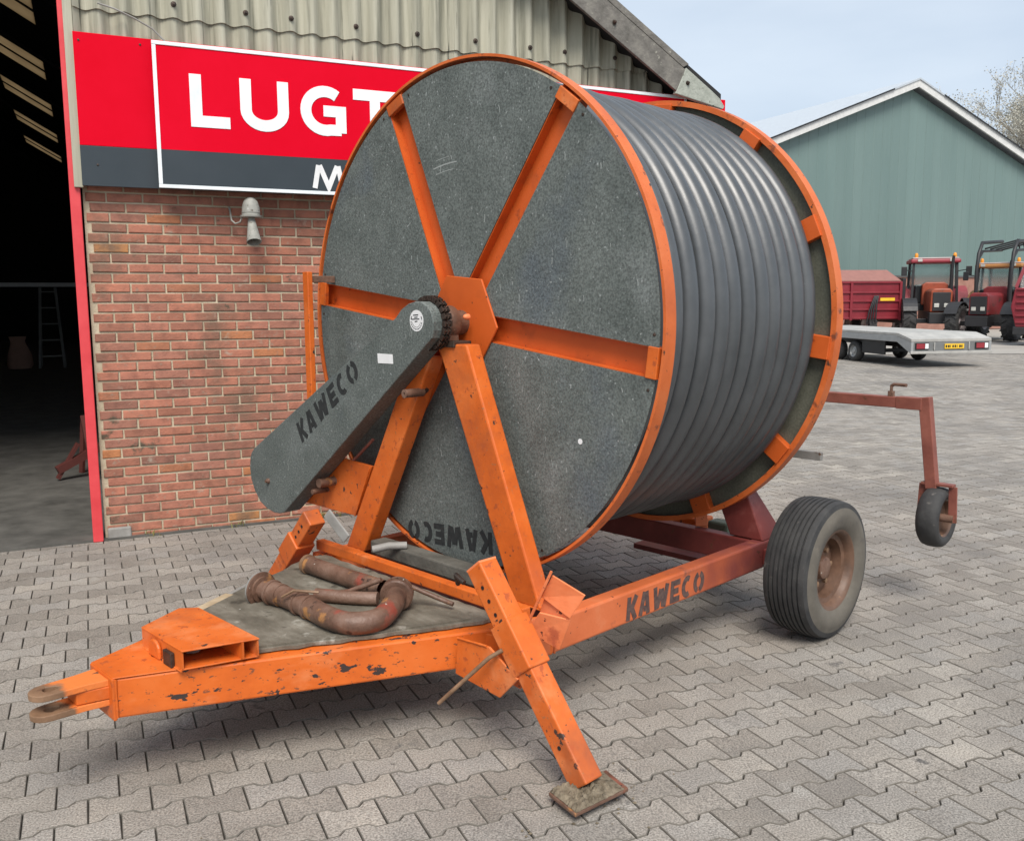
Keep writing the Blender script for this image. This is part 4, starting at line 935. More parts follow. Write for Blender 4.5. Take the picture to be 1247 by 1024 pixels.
# ================================================================== LOOSE PIPES ON THE DECK
def on_reel(o):
    o.location = reel.location; o.rotation_euler = reel.rotation_euler; return o
def bend(pts, n=8):
    """Catmull-Rom through points"""
    P = [Vector(p) for p in pts]; P = [2*P[0]-P[1]]+P+[2*P[-1]-P[-2]]; R_ = []
    for i in range(1, len(P)-2):
        for k in range(n):
            t = k/n; a, b, c, d = P[i-1:i+3]
            R_.append(0.5*((2*b)+(c-a)*t+(2*a-5*b+4*c-d)*t*t+(3*b-a-3*c+d)*t**3))
    R_.append(P[-2]); return R_
def along(name, p, q, prof, mt, par, n=28):
    p = Vector(p); q = Vector(q)
    return MB().lathe(prof, p, (q-p), n).build(name, mt, par, autos=35)
pipe_a = on_reel(empty('pipe_elbow'))
tag(pipe_a, 'thick rusty U-bent pipe with ring coupling on the trailer deck', 'pipe')
zp = 0.4965
pa = bend([S(-0.905, -0.13, zp), S(-0.902, 0.00, zp), S(-0.905, 0.12, zp), S(-0.915, 0.26, zp), S(-0.895, 0.375, zp), S(-0.80, 0.420, zp), S(-0.69, 0.365, zp+0.01), S(-0.60, 0.285, zp+0.02)])
MB().tube(pa, 0.0435, 24).build('bend', rusty, pipe_a, smooth=True)
along('coupling', S(-0.925, -0.245, zp), S(-0.905, -0.10, zp), [(0.0, 0.040), (-0.006, 0.050), (0.0, 0.070), (0.006, 0.074), (0.018, 0.074), (0.0185, 0.056), (0.030, 0.056), (0.0305, 0.040), (0.082, 0.037), (0.0825, 0.054), (0.096, 0.054), (0.0965, 0.0475), (0.150, 0.0475), (0.1505, 0.041)], rusty, pipe_a)
along('coupling_lip', S(-0.925, -0.245, zp), S(-0.905, -0.10, zp), [(-0.0062, 0.048), (-0.009, 0.054), (-0.0062, 0.070), (0.004, 0.0752), (0.010, 0.0745)], grey_metal, pipe_a)
along('coupling_bore_shade', S(-0.9245, -0.244, zp), S(-0.905, -0.10, zp), [(0.004, 0.0), (0.004, 0.039)], in_shade, pipe_a)  # dark disc paints the shade inside the open coupling
for k in range(2):
    q = 0.03+0.075*k
    along('hose_clamp', S(-0.902, q, zp), S(-0.902, q+0.1, zp), [(0.0, 0.042), (0.0, 0.050), (0.014, 0.050), (0.014, 0.042)], rusty, pipe_a)
for k in range(1):
    MB().tube([S(-0.96+0.01*k, 0.0, zp+0.03), S(-0.94, 0.06, zp+0.066), S(-0.87, 0.13+0.02*k, zp+0.058)], 0.006, 6).build('wire', rusty_eye, pipe_a, smooth=True)
along('collar', S(-0.615, 0.298, zp+0.018), S(-0.54, 0.228, zp+0.025), [(0.0, 0.042), (0.0, 0.062), (0.008, 0.068), (0.024, 0.068), (0.0245, 0.054), (0.040, 0.054), (0.0405, 0.066), (0.056, 0.066), (0.0565, 0.050), (0.095, 0.048), (0.095, 0.03)], rusty, pipe_a)
MB().tube([S(-0.54, 0.30, zp+0.045), S(-0.47, 0.36, zp), S(-0.44, 0.45, zp-0.02)], 0.010, 8).build('clamp_lever', rusty, pipe_a, smooth=True)
MB().tube([S(-0.60, 0.18, zp+0.06), S(-0.68, 0.06, zp), S(-0.70, -0.02, zp-0.02)], 0.011, 8).build('clamp_lever', rusty, pipe_a, smooth=True)
pipe_b = on_reel(empty('rusty_pipe'))
tag(pipe_b, 'straight brown rusty pipe lying along the orange cross bar', 'pipe')
MB().tube([S(-0.575, -0.41, 0.4915), S(-0.565, -0.15, 0.4905), S(-0.55, 0.13, 0.4915)], [0.040, 0.039, 0.040], 20, cap=False).build('pipe_body', rusty, pipe_b, smooth=True)
along('end_ring', S(-0.576, -0.43, 0.4915), S(-0.565, -0.15, 0.4905), [(0.0, 0.030), (0.0, 0.045), (0.02, 0.045), (0.0205, 0.038)], rusty_eye, pipe_b)
along('pipe_bore_shade', S(-0.576, -0.43, 0.4915), S(-0.565, -0.15, 0.4905), [(0.006, 0), (0.006, 0.032)], in_shade, pipe_b)  # dark disc paints the shade down the pipe mouth
pc = MB().tube(bend([S(-0.77, -0.05, 0.479), S(-0.72, 0.04, 0.479), S(-0.66, 0.13, 0.479), S(-0.62, 0.18, 0.480)]), 0.028, 14).build('pipe_offcut', rusty, None, smooth=True)
on_reel(pc); tag(pc, 'short dark rusty pipe piece between the bend and the straight pipe', 'pipe')

# ================================================================== FAR YARD
def ray_dir(u, v): return FW+RT*((u-CX)/FPX)-UP*((v-CY)/FPX)
def at(u, v, Y):
    d = ray_dir(u, v); k = Y/d.y; return Vector((d.x*k, Y, CAM_H+d.z*k))
# ---- green shed
shed_green = mat('grey_green_cladding', [(0.3, (0.135, 0.200, 0.188)), (0.7, (0.160, 0.228, 0.215))], scale=0.35, rough=0.45, spec=0.4, rand=0.04, stretch=(2.5, 1, 0.3))
trimw = flat('white_trim', (0.62, 0.62, 0.60), rough=0.5)
roofgrey = flat('pale_roof_sheet', (0.44, 0.48, 0.52), rough=0.5)
plinth_m = mat('far_brick', [(0.3, (0.27, 0.135, 0.10)), (0.7, (0.38, 0.20, 0.155))], scale=3, rough=0.9)
pk = at(1110, 109, 44.0)
shed = empty('green_shed', (pk.x, pk.y, 0), PHI)
tag(shed, 'large grey green shed with white gable trim and brick base', 'building')
ZP = pk.z; SL = 0.375; HWD = 15.4
def sz(x): return ZP-SL*abs(x)
pw = 1.1
for k in range(-14, 14):
    x0 = k*pw; x1 = x0+pw-0.003
    MB().prism([(x0, 0, 2.62), (x1, 0, 2.62), (x1, 0, sz(x1)), (x0, 0, sz(x0))], (0, 0.10, 0)).build('wall_panel', shed_green, shed)
    for q in (0.0, pw/2):
        xa = x0+q
        MB().prism([(xa-0.04, -0.001, 2.64), (xa+0.04, -0.001, 2.64), (xa+0.02, -0.014, 2.64), (xa-0.02, -0.014, 2.64)], (0, 0, sz(abs(xa)+0.05)-2.66)).build('cladding_rib', shed_green, shed)
MB().box(-HWD, HWD, -0.06, 0.3, 0, 2.58).build('brick_plinth', plinth_m, shed)
MB().box(-HWD, HWD, -0.12, 0.3, 2.581, 2.66).build('plinth_cap', flat('dark_sill', (0.10, 0.10, 0.10)), shed)
for sg in (-1, 1):
    MB().prism([(0, -0.45, ZP+0.02), (sg*(HWD+0.3), -0.45, sz(HWD+0.3)+0.02), (sg*(HWD+0.3), -0.45, sz(HWD+0.3)+0.34), (0, -0.45, ZP+0.34)], (0, 0.08, 0)).build('verge_trim', trimw, shed)
    MB().prism([(0, -0.50, ZP+0.342), (sg*(HWD+0.4), -0.50, sz(HWD+0.4)+0.342), (sg*(HWD+0.4), -0.50, sz(HWD+0.4)+0.42), (0, -0.50, ZP+0.42)], (0, 32, 0)).build('roof_slope', roofgrey, shed)
    MB().prism([(sg*1.6, -0.53, sz(1.6)+0.343), (sg*(HWD+0.4), -0.53, sz(HWD+0.4)+0.343), (sg*(HWD+0.4), -0.53, sz(HWD+0.4)+0.41), (sg*1.6, -0.53, sz(1.6)+0.41)], (0, 0.025, 0)).build('verge_flashing', black, shed)
    MB().box(*(sorted((sg*HWD, sg*(HWD-0.15)))), 0.1, 31, 0, sz(HWD)).build('side_wall', shed_green, shed)

# ---- bare trees behind the shed
bark = flat('pale_bark', (0.30, 0.27, 0.22), rough=0.9)
bud = flat('pale_buds', (0.44, 0.42, 0.35), rough=0.9)
def bare_tree(loc, H, seed, label):
    r_ = random.Random(seed); root = empty('bare_tree', loc); tag(root, label, 'tree', 'bare trees behind the shed')
    tr = MB(); cr = MB(); leaf = MB()
    def grow(p, d, L, rad, lev):
        n_ = 3; pts = [p]; q = p.copy(); dd = d.copy()
        for i in range(n_):
            dd = (dd+Vector((r_.gauss(0, 0.12), r_.gauss(0, 0.12), 0.05))).normalized(); q = q+dd*L/n_; pts.append(q.copy())
        (tr if lev < 2 else cr).tube(pts, [rad*(1-0.5*i/n_) for i in range(n_+1)], 5 if lev < 3 else 3, cap=False)
        if lev >= 4:
            for _ in range(20):
                c = pts[r_.randrange(1, 4)]+Vector((r_.gauss(0, 0.22), r_.gauss(0, 0.22), r_.gauss(0, 0.22)))
                a = Vector((r_.gauss(0, 1), r_.gauss(0, 1), r_.gauss(0, 1))).normalized()*0.07; b = a.cross(Vector((r_.gauss(0, 1), r_.gauss(0, 1), 1))).normalized()*0.045
                leaf.add([c-a, c+b, c+a, c-b], [(0, 1, 2, 3)])
            return
        for k in range(5 if lev else 6):
            f_ = r_.uniform(0.45, 1.0); i = min(n_-1, int(f_*n_)); st = pts[i].lerp(pts[i+1], f_*n_-i)
            ax = Vector((r_.gauss(0, 1), r_.gauss(0, 1), r_.gauss(0, 0.3))).normalized()
            nd = (dd*0.75+ax*r_.uniform(0.45, 0.9)+Vector((0, 0, 0.12))).normalized()
            grow(st, nd, L*r_.uniform(0.55, 0.72), rad*0.5, lev+1)
    grow(Vector((0, 0, 0)), Vector((0, 0, 1)), H*0.42, 0.28, 0)
    tr.build('trunk', bark, root, smooth=True, recalc=False); cr.build('crown', bark, root, recalc=False); leaf.build('buds', bud, root, recalc=False)
for (u, v, Y, seed, lb) in ((1196, 126, 72, 1, 'bare budding tree whose crown rises over the shed roof slope'), (1242, 128, 66, 2, 'bare tree at the right picture edge behind the shed')):
    p = at(u, v, Y); bare_tree((p.x, Y, 0), p.z*1.28, seed, lb)

# ---- flatbed trailer
galvt = flat('galvanised_trailer', (0.36, 0.37, 0.37), rough=0.45, metal=0.3)
bedm = mat('pale_trailer_bed', [(0.3, (0.30, 0.295, 0.28)), (0.7, (0.46, 0.45, 0.42))], scale=2.5, rough=0.6, spots=[((0.22, 0.21, 0.20), 3, 0.63, 0.08)])
redlens = flat('red_lens', (0.28, 0.03, 0.04), rough=0.2); platey = flat('yellow_plate', (0.80, 0.50, 0.03), rough=0.4)
tl = at(1110, 414, 21.5)
fb = empty('flatbed_trailer', (tl.x, tl.y, 0), math.radians(11))
tag(fb, 'low pale flatbed trailer with yellow number plate and red tail lights', 'trailer')
TW = 2.15
def fbx(x0, x1, y0, y1, z0, z1, name, mt, bv=0.01): return MB().box(x0, x1, y0, y1, z0, z1).build(name, mt, fb, bevel=bv)
MB().prism([(0, 0.0, 0.62), (0, 0.0, 0.69), (0, 0.55, 0.82), (0, 0.55, 0.74)], (TW, 0, 0)).build('ramp', bedm, fb, bevel=0.006)
fbx(0, TW, 0.551, 6.2, 0.75, 0.82, 'bed', bedm)
for x in (0.0, TW-0.06):
    fbx(x, x+0.06, 0.56, 6.2, 0.60, 0.749, 'side_rail', galvt)
    MB().prism([(x, 0.0, 0.34), (x, 0.0, 0.615), (x, 0.555, 0.735), (x, 0.555, 0.60)], (0.06, 0, 0)).build('side_rail', galvt, fb)
fbx(0.061, TW-0.061, 0.0, 0.05, 0.35, 0.615, 'tail_board', flat('dull_tail_board', (0.16, 0.165, 0.165), rough=0.6))
fbx(-0.02, TW+0.02, -0.03, 0.0, 0.335, 0.40, 'bumper', bedm)
for x in (0.10, TW-0.45):
    fbx(x, x+0.36, -0.028, -0.001, 0.44, 0.60, 'lamp_housing', black)
    fbx(x+0.02, x+0.24, -0.036, -0.029, 0.46, 0.58, 'tail_lamp', redlens)
    fbx(x+0.25, x+0.34, -0.036, -0.029, 0.46, 0.58, 'tail_lamp', white)
for x in (0.62, TW-0.60):
    fbx(x-0.03, x, -0.03, -0.001, 0.42, 0.61, 'tail_post', bedm)
fbx(0.88, 1.40, -0.022, -0.003, 0.45, 0.57, 'number_plate', platey, 0.004)
for k, wv in enumerate((0.05, 0.06, 0.02, 0.05, 0.05, 0.02, 0.06, 0.04)):
    fbx(0.90+0.06*k, 0.90+0.06*k+wv*0.8, -0.0235, -0.0221, 0.48, 0.54, 'plate_mark', black, 0)
for y in (2.55, 3.35):
    for x in (0.16, TW-0.16):
        wq = empty('wheel', (x, y, 0.27), 0, fb)
        MB().lathe([(-0.09, 0.15), (-0.10, 0.2), (-0.09, 0.25), (-0.05, 0.27), (0.05, 0.27), (0.09, 0.25), (0.10, 0.2), (0.09, 0.15)], (0, 0, 0), (1, 0, 0), 28).build('tyre', tyre, wq, smooth=True)
        MB().lathe([(-0.095, 0.16), (-0.05, 0.14), (-0.06, 0.06), (-0.10, 0.05), (-0.10, 0)], (0, 0, 0), (1, 0, 0), 20).build('rim', galvt, wq, autos=40)
        MB().lathe([(0.095, 0.16), (0.05, 0.14), (0.06, 0.06), (0.10, 0.05), (0.10, 0)], (0, 0, 0), (1, 0, 0), 20).build('rim', galvt, wq, autos=40)
fbx(0.10, 0.14, 1.2, 2.2, 0.25, 0.60, 'mudguard', black)
fbx(0.4, TW-0.4, 0.3, 6.0, 0.45, 0.60, 'chassis', black)
fbx(0.3, TW-0.3, 2.5, 2.6, 0.22, 0.32, 'axle', black)

# ---- tractors
glass = bpy.data.materials.new('cab_glass'); glass.use_nodes = True
gb = glass.node_tree.nodes['Principled BSDF']; gb.inputs['Base Color'].default_value = (0.50, 0.60, 0.60, 1); gb.inputs['Roughness'].default_value = 0.05
gb.inputs['Transmission Weight'].default_value = 0.85; gb.inputs['Alpha'].default_value = 0.55; gb.inputs['IOR'].default_value = 1.1
lampm = flat('lamp_glass', (0.50, 0.50, 0.46), rough=0.2); beaconm = flat('amber_beacon', (0.75, 0.28, 0.02), rough=0.3)
t_red = flat('tractor_red', (0.19, 0.018, 0.022), rough=0.5, spots=[((0.06, 0.03, 0.025), 2.5, 0.55, 0.12)]); t_or = flat('tractor_orange', (0.30, 0.062, 0.026), rough=0.5, spots=[((0.10, 0.04, 0.025), 2.5, 0.55, 0.12)]); t_pink = flat('faded_red_fender', (0.32, 0.05, 0.06), rough=0.5)
t_white = flat('roof_white', (0.42, 0.36, 0.35), rough=0.5); t_roof = flat('roof_red', (0.30, 0.04, 0.055), rough=0.5); t_roofo = flat('roof_orange', (0.42, 0.19, 0.06), rough=0.5)
drk = flat('tractor_black', (0.02, 0.02, 0.022), rough=0.5)
def lug_wheel(par, c, R_, W_, lugs, name='wheel'):
    wq = empty(name, c, 0, par); mb = MB()
    mb.lathe([(-W_/2, R_*0.62), (-W_/2, R_*0.80), (-W_*0.42, R_*0.93), (0, R_*0.95), (W_*0.42, R_*0.93), (W_/2, R_*0.80), (W_/2, R_*0.62)], (0, 0, 0), (1, 0, 0), 30)
    for k in range(lugs):
        for sg in (-1, 1):
            a = 2*PI*(k+(0.5 if sg > 0 else 0))/lugs; a2 = a-0.22
            p = Vector((sg*W_*0.02, R_*0.965*math.cos(a2), R_*0.965*math.sin(a2))); q = Vector((sg*W_*0.49, R_*0.94*math.cos(a), R_*0.94*math.sin(a)))
            mb.beam(p, q, R_*0.07, R_*0.09, up=(0, math.cos(a), math.sin(a)))
    mb.build('tyre', tyre, wq)
    for sg in (-1, 1):
        MB().lathe([(sg*W_*0.48, R_*0.63), (sg*W_*0.40, R_*0.56), (sg*W_*0.15, R_*0.50), (sg*W_*0.20, R_*0.2), (sg*W_*0.35, R_*0.15), (sg*W_*0.35, 0)], (0, 0, 0), (1, 0, 0), 24).build('rim', t_white, wq, autos=40)
def tractor(name, loc, rz, hood, fend, roof, label):
    t = empty(name, loc, rz); tag(t, label, 'tractor')       # front faces local -y
    def bx(x0, x1, y0, y1, z0, z1, nm, mt, bv=0.02): return MB().box(x0, x1, y0, y1, z0, z1).build(nm, mt, t, bevel=bv)
    MB().prism([(-0.36, -2.1, 0.95), (0.36, -2.1, 0.95), (0.36, -2.1, 1.70), (0.26, -2.1, 1.80), (-0.26, -2.1, 1.80), (-0.36, -2.1, 1.70)], (0, 1.7, 0)).build('hood', hood, t, bevel=0.05)
    MB().prism([(-0.45, -0.42, 1.2), (0.45, -0.42, 1.2), (0.45, -0.42, 1.95), (0.30, -0.42, 2.04), (-0.30, -0.42, 2.04), (-0.45, -0.42, 1.95)], (0, 0.30, 0)).build('hood_rear', hood, t, bevel=0.04)
    bx(-0.29, 0.29, -2.14, -2.101, 1.0, 1.66, 'grille', drk, 0.01)
    for sg in (-1, 1):
        bx(sg*0.16-0.08, sg*0.16+0.08, -2.165, -2.141, 1.13, 1.27, 'headlight', lampm, 0.01)
    bx(-0.40, 0.40, -2.3, -1.6, 0.55, 0.94, 'front_weight', drk)
    bx(-0.85, 0.85, -1.55, -1.35, 0.55, 0.72, 'front_axle', drk)
    bx(-0.35, 0.35, -1.8, 1.2, 0.55, 1.0, 'chassis', drk)
    for sg in (-1, 1):
        lug_wheel(t, (sg*1.0, -1.45, 0.68), 0.68, 0.48, 14)
        lug_wheel(t, (sg*0.98, 0.85, 0.88), 0.88, 0.52, 18)
        pts = [(sg*0.70, 0.85+1.0*math.cos(a), 0.92+1.0*math.sin(a)) for a in [math.radians(10+17*k) for k in range(11)]]
        ins = [(sg*0.70, 0.85+0.94*math.cos(a), 0.92+0.94*math.sin(a)) for a in [math.radians(10+17*k) for k in range(10, -1, -1)]]
        MB().prism(pts+ins, (sg*0.52, 0, 0)).build('rear_fender', fend, t, bevel=0.01)
        pts = [(sg*0.76, -1.45+0.78*math.cos(a), 0.68+0.78*math.sin(a)) for a in [math.radians(25+13*k) for k in range(11)]]
        ins = [(sg*0.76, -1.45+0.74*math.cos(a), 0.68+0.74*math.sin(a)) for a in [math.radians(25+13*k) for k in range(10, -1, -1)]]
        MB().prism(pts+ins, (sg*0.48, 0, 0)).build('front_fender', drk, t)
        for (xa, ya, xb, yb) in ((0.78, -0.30, 0.74, -0.15), (0.86, 0.45, 0.80, 0.45), (0.78, 1.25, 0.74, 1.15)):
            MB().beam((sg*xa, ya, 1.1), (sg*xb, yb, 2.75), 0.08, 0.08, up=(0, 1, 0)).build('cab_post', drk, t)
        MB().prism([(sg*0.80, -0.25, 1.25), (sg*0.83, 0.42, 1.35), (sg*0.79, 0.42, 2.72), (sg*0.75, -0.12, 2.72)], (sg*0.01, 0, 0)).build('side_window', glass, t)
        MB().beam((sg*0.78, -0.25, 2.45), (sg*1.10, -0.45, 2.50), 0.03, 0.03).build('mirror_arm', drk, t)
        bx(sg*1.10-0.10, sg*1.10+0.10, -0.50, -0.44, 2.28, 2.62, 'mirror', drk)
        MB().lathe([(0, 0.06), (0.10, 0.065), (0.16, 0.04), (0.17, 0)], (sg*0.66, -0.1, 2.96), (0, 0, 1), 14).build('beacon', beaconm, t, smooth=True)
        bx(sg*0.55-0.08, sg*0.55+0.08, -0.325, -0.30, 2.80, 2.90, 'work_light', lampm, 0.01)
    MB().prism([(-0.70, -0.28, 1.9), (0.70, -0.28, 1.9), (0.68, -0.14, 2.72), (-0.68, -0.14, 2.72)], (0, 0.012, 0)).build('windscreen', glass, t)
    MB().prism([(-0.70, 1.2, 1.6), (0.70, 1.2, 1.6), (0.68, 1.14, 2.72), (-0.68, 1.14, 2.72)], (0, 0.012, 0)).build('rear_window', glass, t)
    bx(-0.78, 0.78, -0.22, 1.25, 1.0, 1.24, 'cab_floor', drk)
    bx(-0.86, 0.86, -0.30, 1.30, 2.75, 2.90, 'cab_roof', roof, 0.05)
    bx(-0.80, 0.80, -0.22, 1.22, 2.901, 2.96, 'roof_cap', t_white, 0.03)
    bx(-0.70, 0.70, 1.02, 1.10, 1.25, 1.95, 'cab_shade_panel', drk, 0.02)  # dark panel added to put the cab's inner shade into colour
    bx(-0.66, -0.30, -0.10, 0.05, 1.25, 1.95, 'side_console', drk, 0.03); bx(0.34, 0.66, -0.10, 0.05, 1.25, 1.85, 'dashboard', drk, 0.03)
    bx(-0.28, 0.28, 0.45, 0.95, 1.25, 1.45, 'seat', drk, 0.05); bx(-0.26, 0.26, 0.90, 1.02, 1.45, 2.05, 'seat_back', drk, 0.05)
    MB().lathe([(0, 0.19), (0.02, 0.2), (0.04, 0.19), (0.02, 0.175)], (0, 0.20, 1.72), (0, -0.5, 0.8), 18, closed=True).build('steering_wheel', drk, t)
    MB().tube([(0.52, -0.55, 1.3), (0.52, -0.55, 2.55), (0.55, -0.58, 3.0)], [0.07, 0.06, 0.05], 12).build('exhaust', drk, t, smooth=True)
    return t
p = at(1134, 400, 38.0)
tq = tractor('tractor', (p.x, 38.0, 0), math.radians(-17), t_or, t_pink, t_roof, 'red tractor facing the camera behind the flatbed trailer')
tq.scale = (1.1, 1.1, 1.1)
p = at(1224, 400, 35.0)
t2 = tractor('tractor', (p.x, 35.6, 0), math.radians(-46), t_red, t_roofo, t_roofo, 'orange roofed tractor with dark loader frame at the right edge')
# front loader frame over the second tractor
for sg in (-1, 1):
    MB().tube([(sg*0.60, -0.7, 1.2), (sg*0.62, -0.75, 2.6), (sg*0.62, -0.62, 3.3), (sg*0.62, -0.30, 3.72), (sg*0.62, 1.9, 3.85)], 0.07, 8).build('loader_arm', drk, t2, smooth=True)
    MB().tube([(sg*0.62, -0.60, 3.1), (sg*0.62, -0.2, 3.40), (sg*0.62, 1.9, 3.50)], 0.05, 8).build('loader_arm', drk, t2, smooth=True)
for y_ in (0.0, 0.6, 1.2, 1.8):
    MB().tube([(-0.62, y_, 3.50), (0.62, y_, 3.80)], 0.035, 6).build('loader_brace', drk, t2)
    MB().tube([(0.62, y_, 3.48), (0.62, y_-0.3, 3.80)], 0.03, 6).build('loader_brace', drk, t2)
# ---- red box wagon
wg_red = mat('wagon_red', [(0.3, (0.16, 0.012, 0.020)), (0.7, (0.25, 0.020, 0.032))], scale=1.5, rough=0.45, spots=[((0.20, 0.03, 0.03), 3, 0.63, 0.08)])
wg_top = flat('faded_red_lid', (0.27, 0.125, 0.105), rough=0.7)
p = at(1097, 400, 37.0)
wgn = empty('box_wagon', (p.x, 37.0, 0), math.radians(4))
tag(wgn, 'closed red box wagon with faded lid left of the tractor', 'wagon')
def wb(x0, x1, y0, y1, z0, z1, nm, mt, bv=0.02): return MB().box(x0, x1, y0, y1, z0, z1).build(nm, mt, wgn, bevel=bv)
wb(-4.4, -0.05, 0, 2.2, 0.75, 2.28, 'body', wg_red)
MB().prism([(-4.4, 0.0, 2.29), (-0.05, 0.0, 2.29), (-0.35, 0.7, 2.75), (-4.4, 0.7, 2.75)], (0, 1.4, 0)).build('lid', wg_top, wgn, bevel=0.02)
for z in (0.78, 1.12, 1.46, 1.80, 2.20): wb(-4.38, -0.06, -0.06, -0.001, z, z+0.07, 'side_rib', wg_red, 0.01)
for x in (-0.16, -2.2, -4.3): wb(x, x+0.10, -0.09, -0.061, 0.72, 2.27, 'side_post', wg_red, 0.01)
wb(-0.045, 0.10, -0.05, 2.25, 0.6, 2.4, 'end_post', drk)
wb(-0.95, -0.35, -0.075, -0.062, 1.50, 1.62, 'warning_sign', platey, 0.0)
wb(-3.0, -2.6, -0.075, -0.062, 0.95, 1.03, 'reflector', white, 0.0)
for k in range(4): MB().tube([(-1.5+0.12*k, -0.12, 0.6), (-1.45+0.1*k, -0.2, 1.1+0.1*k), (-1.2+0.05*k, -0.1, 1.7)], 0.03, 6).build('hydraulic_hose', drk, wgn, smooth=True)
MB().lathe([(0, 0.0), (0, 0.18), (0.2, 0.18), (0.25, 0)], (-3.6, 1.4, 2.751), (0, 0, 1), 12).build('filler_cap', drk, wgn)
for x in (-3.4, -1.2):
    for y in (0.35, 1.85): lug_wheel(wgn, (x, y, 0.5), 0.5, 0.35, 10)
# ---- red ribbed machine at the right edge
p = at(1229, 400, 31.5)
rmch = empty('feed_mixer', (p.x, 31.5, 0), math.radians(-34))
tag(rmch, 'red ribbed farm machine with dark hoses cut by the right edge', 'farm machine')
def rbx(x0, x1, y0, y1, z0, z1, nm, mt, bv=0.02): return MB().box(x0, x1, y0, y1, z0, z1).build(nm, mt, rmch, bevel=bv)
MB().prism([(0.18, 0, 0.62), (2.9, 0, 0.62), (2.9, 0, 1.95), (0.10, 0, 1.95), (0.0, 0, 1.3)], (0, 1.8, 0)).build('body', wg_red, rmch, bevel=0.03)
for z in (0.75, 0.98, 1.21, 1.44, 1.67, 1.88): rbx(0.16, 2.88, -0.06, -0.001, z, z+0.06, 'side_rib', wg_red, 0.01)
for x in (0.12, 2.4):
    MB().beam((x, 0.1, 1.95), (x+0.22, 0.3, 2.72), 0.10, 0.10, up=(0, 1, 0)).build('frame_post', wg_red, rmch)
rbx(0.30, 2.7, 0.2, 1.6, 2.72, 2.84, 'top_frame', t_roofo)
MB().prism([(0.35, 0.15, 2.0), (2.4, 0.15, 2.0), (2.4, 0.30, 2.70), (0.40, 0.30, 2.70)], (0, 0.012, 0)).build('window', glass, rmch)
rbx(0.5, 2.4, 0.5, 1.5, 1.951, 2.2, 'engine_deck', drk)
for k in range(3): MB().tube([(0.72+0.1*k, -0.10, 2.0), (0.66+0.12*k, -0.16, 1.5), (0.78+0.1*k, -0.14, 1.0), (0.95+0.1*k, -0.09, 0.8)], 0.035, 6).build('hydraulic_hose', drk, rmch, smooth=True)
rbx(0.1, 0.9, 0.0, 1.6, 0.35, 0.618, 'skid', drk)
for y in (0.3, 1.5): lug_wheel(rmch, (2.0, y, 0.45), 0.45, 0.3, 12)

# ================================================================== WELDS AND LITTER
rw = random.Random(31)
def weld(p, q, r=0.0045, up=None):
    p = Vector(p); q = Vector(q); n_ = max(3, int((q-p).length/0.011)); pts = []; rs2 = []
    for i in range(n_+1):
        pts.append(p.lerp(q, i/n_)); rs2.append(r*(0.75+0.5*rw.random()))
    MB().tube(pts, rs2, 7).build('weld_bead', orange, reel, smooth=True)
weld(S(-0.152, 0.507, 0.433), S(-0.152, 0.662, 0.433)); weld(S(-0.150, 0.667, 0.433), S(-0.07, 0.667, 0.433))
weld(S(-0.152, -0.733, 0.433), S(-0.152, -0.580, 0.433))
weld(S(-1.667, 0.099, 0.290), S(-1.667, 0.099, 0.428)); weld(S(-1.662, -0.072, 0.421), S(-1.662, 0.072, 0.421))
weld(S(-1.662, 0.072, 0.350), S(-1.662, -0.072, 0.350))
weld(S(-1.487, -0.10, 0.437), S(-1.487, 0.215, 0.437)); weld(S(-0.60, 0.66, 0.434), S(-0.60, 0.82, 0.446))
weld(S(-0.332, 0.70, 0.432), S(-0.288, 0.70, 0.432)); weld(S(-0.145, -0.655, 0.606), S(-0.145, -0.515, 0.875))
weld(S(-0.19, 0.783, 0.29), S(-0.19, 0.783, 0.428))
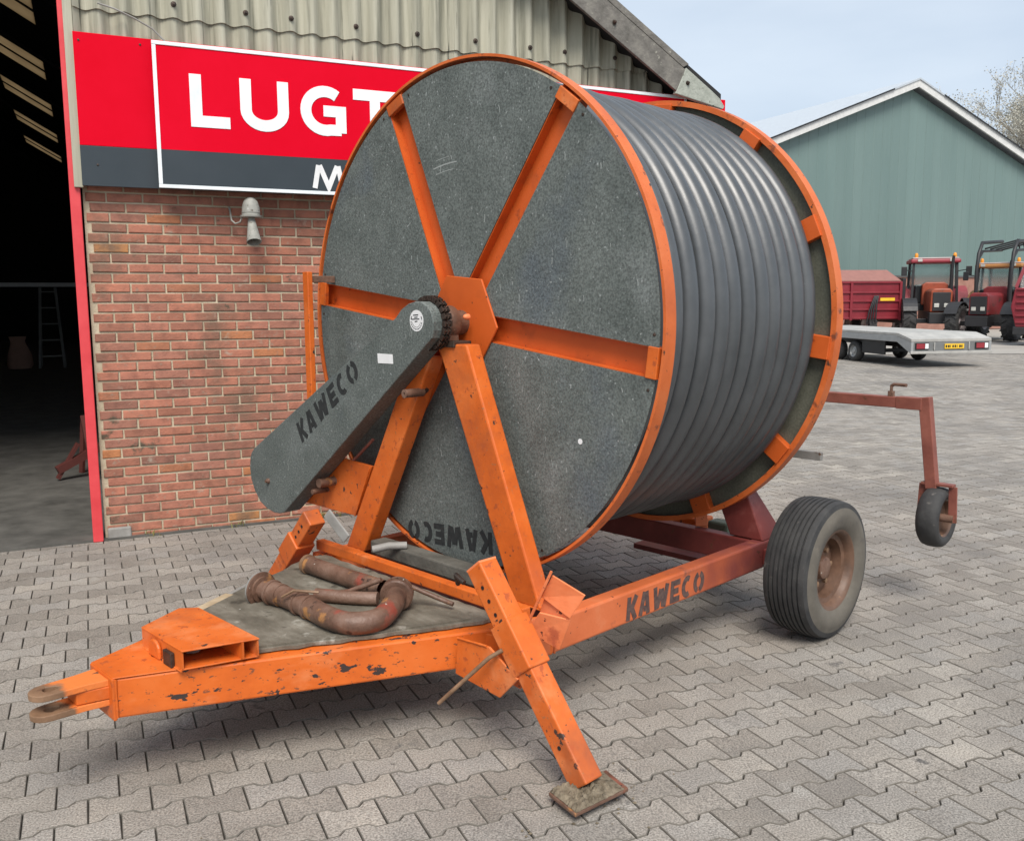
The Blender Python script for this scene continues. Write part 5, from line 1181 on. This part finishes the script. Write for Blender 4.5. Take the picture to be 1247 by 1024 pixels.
# crumbs of mud, grit and dry leaf bits lying on the blocks
cr = MB()
def clod(x, y, z, r):
    V = []
    for (a, b, c) in ((1, 0, 0), (-1, 0, 0), (0, 1, 0), (0, -1, 0), (0, 0, 1), (0, 0, -0.3)):
        k = r*rw.uniform(0.6, 1.3); V.append((x+a*k, y+b*k, z+c*k*0.7))
    cr.add(V, [(0, 2, 4), (2, 1, 4), (1, 3, 4), (3, 0, 4), (2, 0, 5), (1, 2, 5), (3, 1, 5), (0, 3, 5)])
FT = reel.matrix_basis if False else None
ca_, sa_ = math.cos(PI/2-TH), math.sin(PI/2-TH)
def reel_xy(s_, t_): return OX+ca_*s_+sa_*t_, OY+sa_*s_-ca_*t_
for k in range(70):
    x_, y_ = reel_xy(-0.53+rw.gauss(0, 0.16), 1.29+rw.gauss(0, 0.11)); clod(x_, y_, 0.001, rw.uniform(0.002, 0.008))
for k in range(520):
    x_ = rw.uniform(-3.2, 4.5); y_ = rw.uniform(2.2, 7.5)
    if bl((x_, y_, 0))[1] > -0.05 and bl((x_, y_, 0))[0] < 5.3: continue
    clod(x_, y_, 0.0, rw.choice((0.0015, 0.002, 0.0025, 0.004)))
for k in range(260):
    q = bw(rw.uniform(-0.3, 3.2), -abs(rw.gauss(0, 0.05))-0.01); clod(q.x, q.y, 0.0, rw.uniform(0.002, 0.006))
co = cr.build('grit', dirt, None, recalc=False)
tag(co, 'scattered grit and mud crumbs lying on the paving blocks', 'grit', kind='stuff')
wd_ = MB()
for k in range(90):
    c0 = rw.choice((1.55, 1.62, 1.72, 0.95, 2.3, 2.6, 0.35)); q = bw(c0+rw.gauss(0, 0.03), -0.015-abs(rw.gauss(0, 0.015)))
    h_ = rw.uniform(0.02, 0.065); dx, dy = rw.gauss(0, 0.02), rw.gauss(0, 0.02); a = rw.uniform(0, PI); u_ = Vector((math.cos(a), math.sin(a), 0))*0.004
    p = Vector((q.x, q.y, -0.004)); m_ = p+Vector((dx*0.5, dy*0.5, h_*0.6)); t_ = p+Vector((dx*1.6, dy*1.6, h_))
    wd_.add([p-u_, p+u_, m_+u_*0.8, m_-u_*0.8, t_], [(0, 1, 2, 3), (3, 2, 4)])
wo = wd_.build('weeds', mat('dry_weed', [(0.3, (0.09, 0.11, 0.03)), (0.7, (0.30, 0.26, 0.09))], scale=9, rough=0.8, world=True), None, recalc=False)
tag(wo, 'sparse low weeds growing along the foot of the brick wall', 'weeds', kind='stuff')
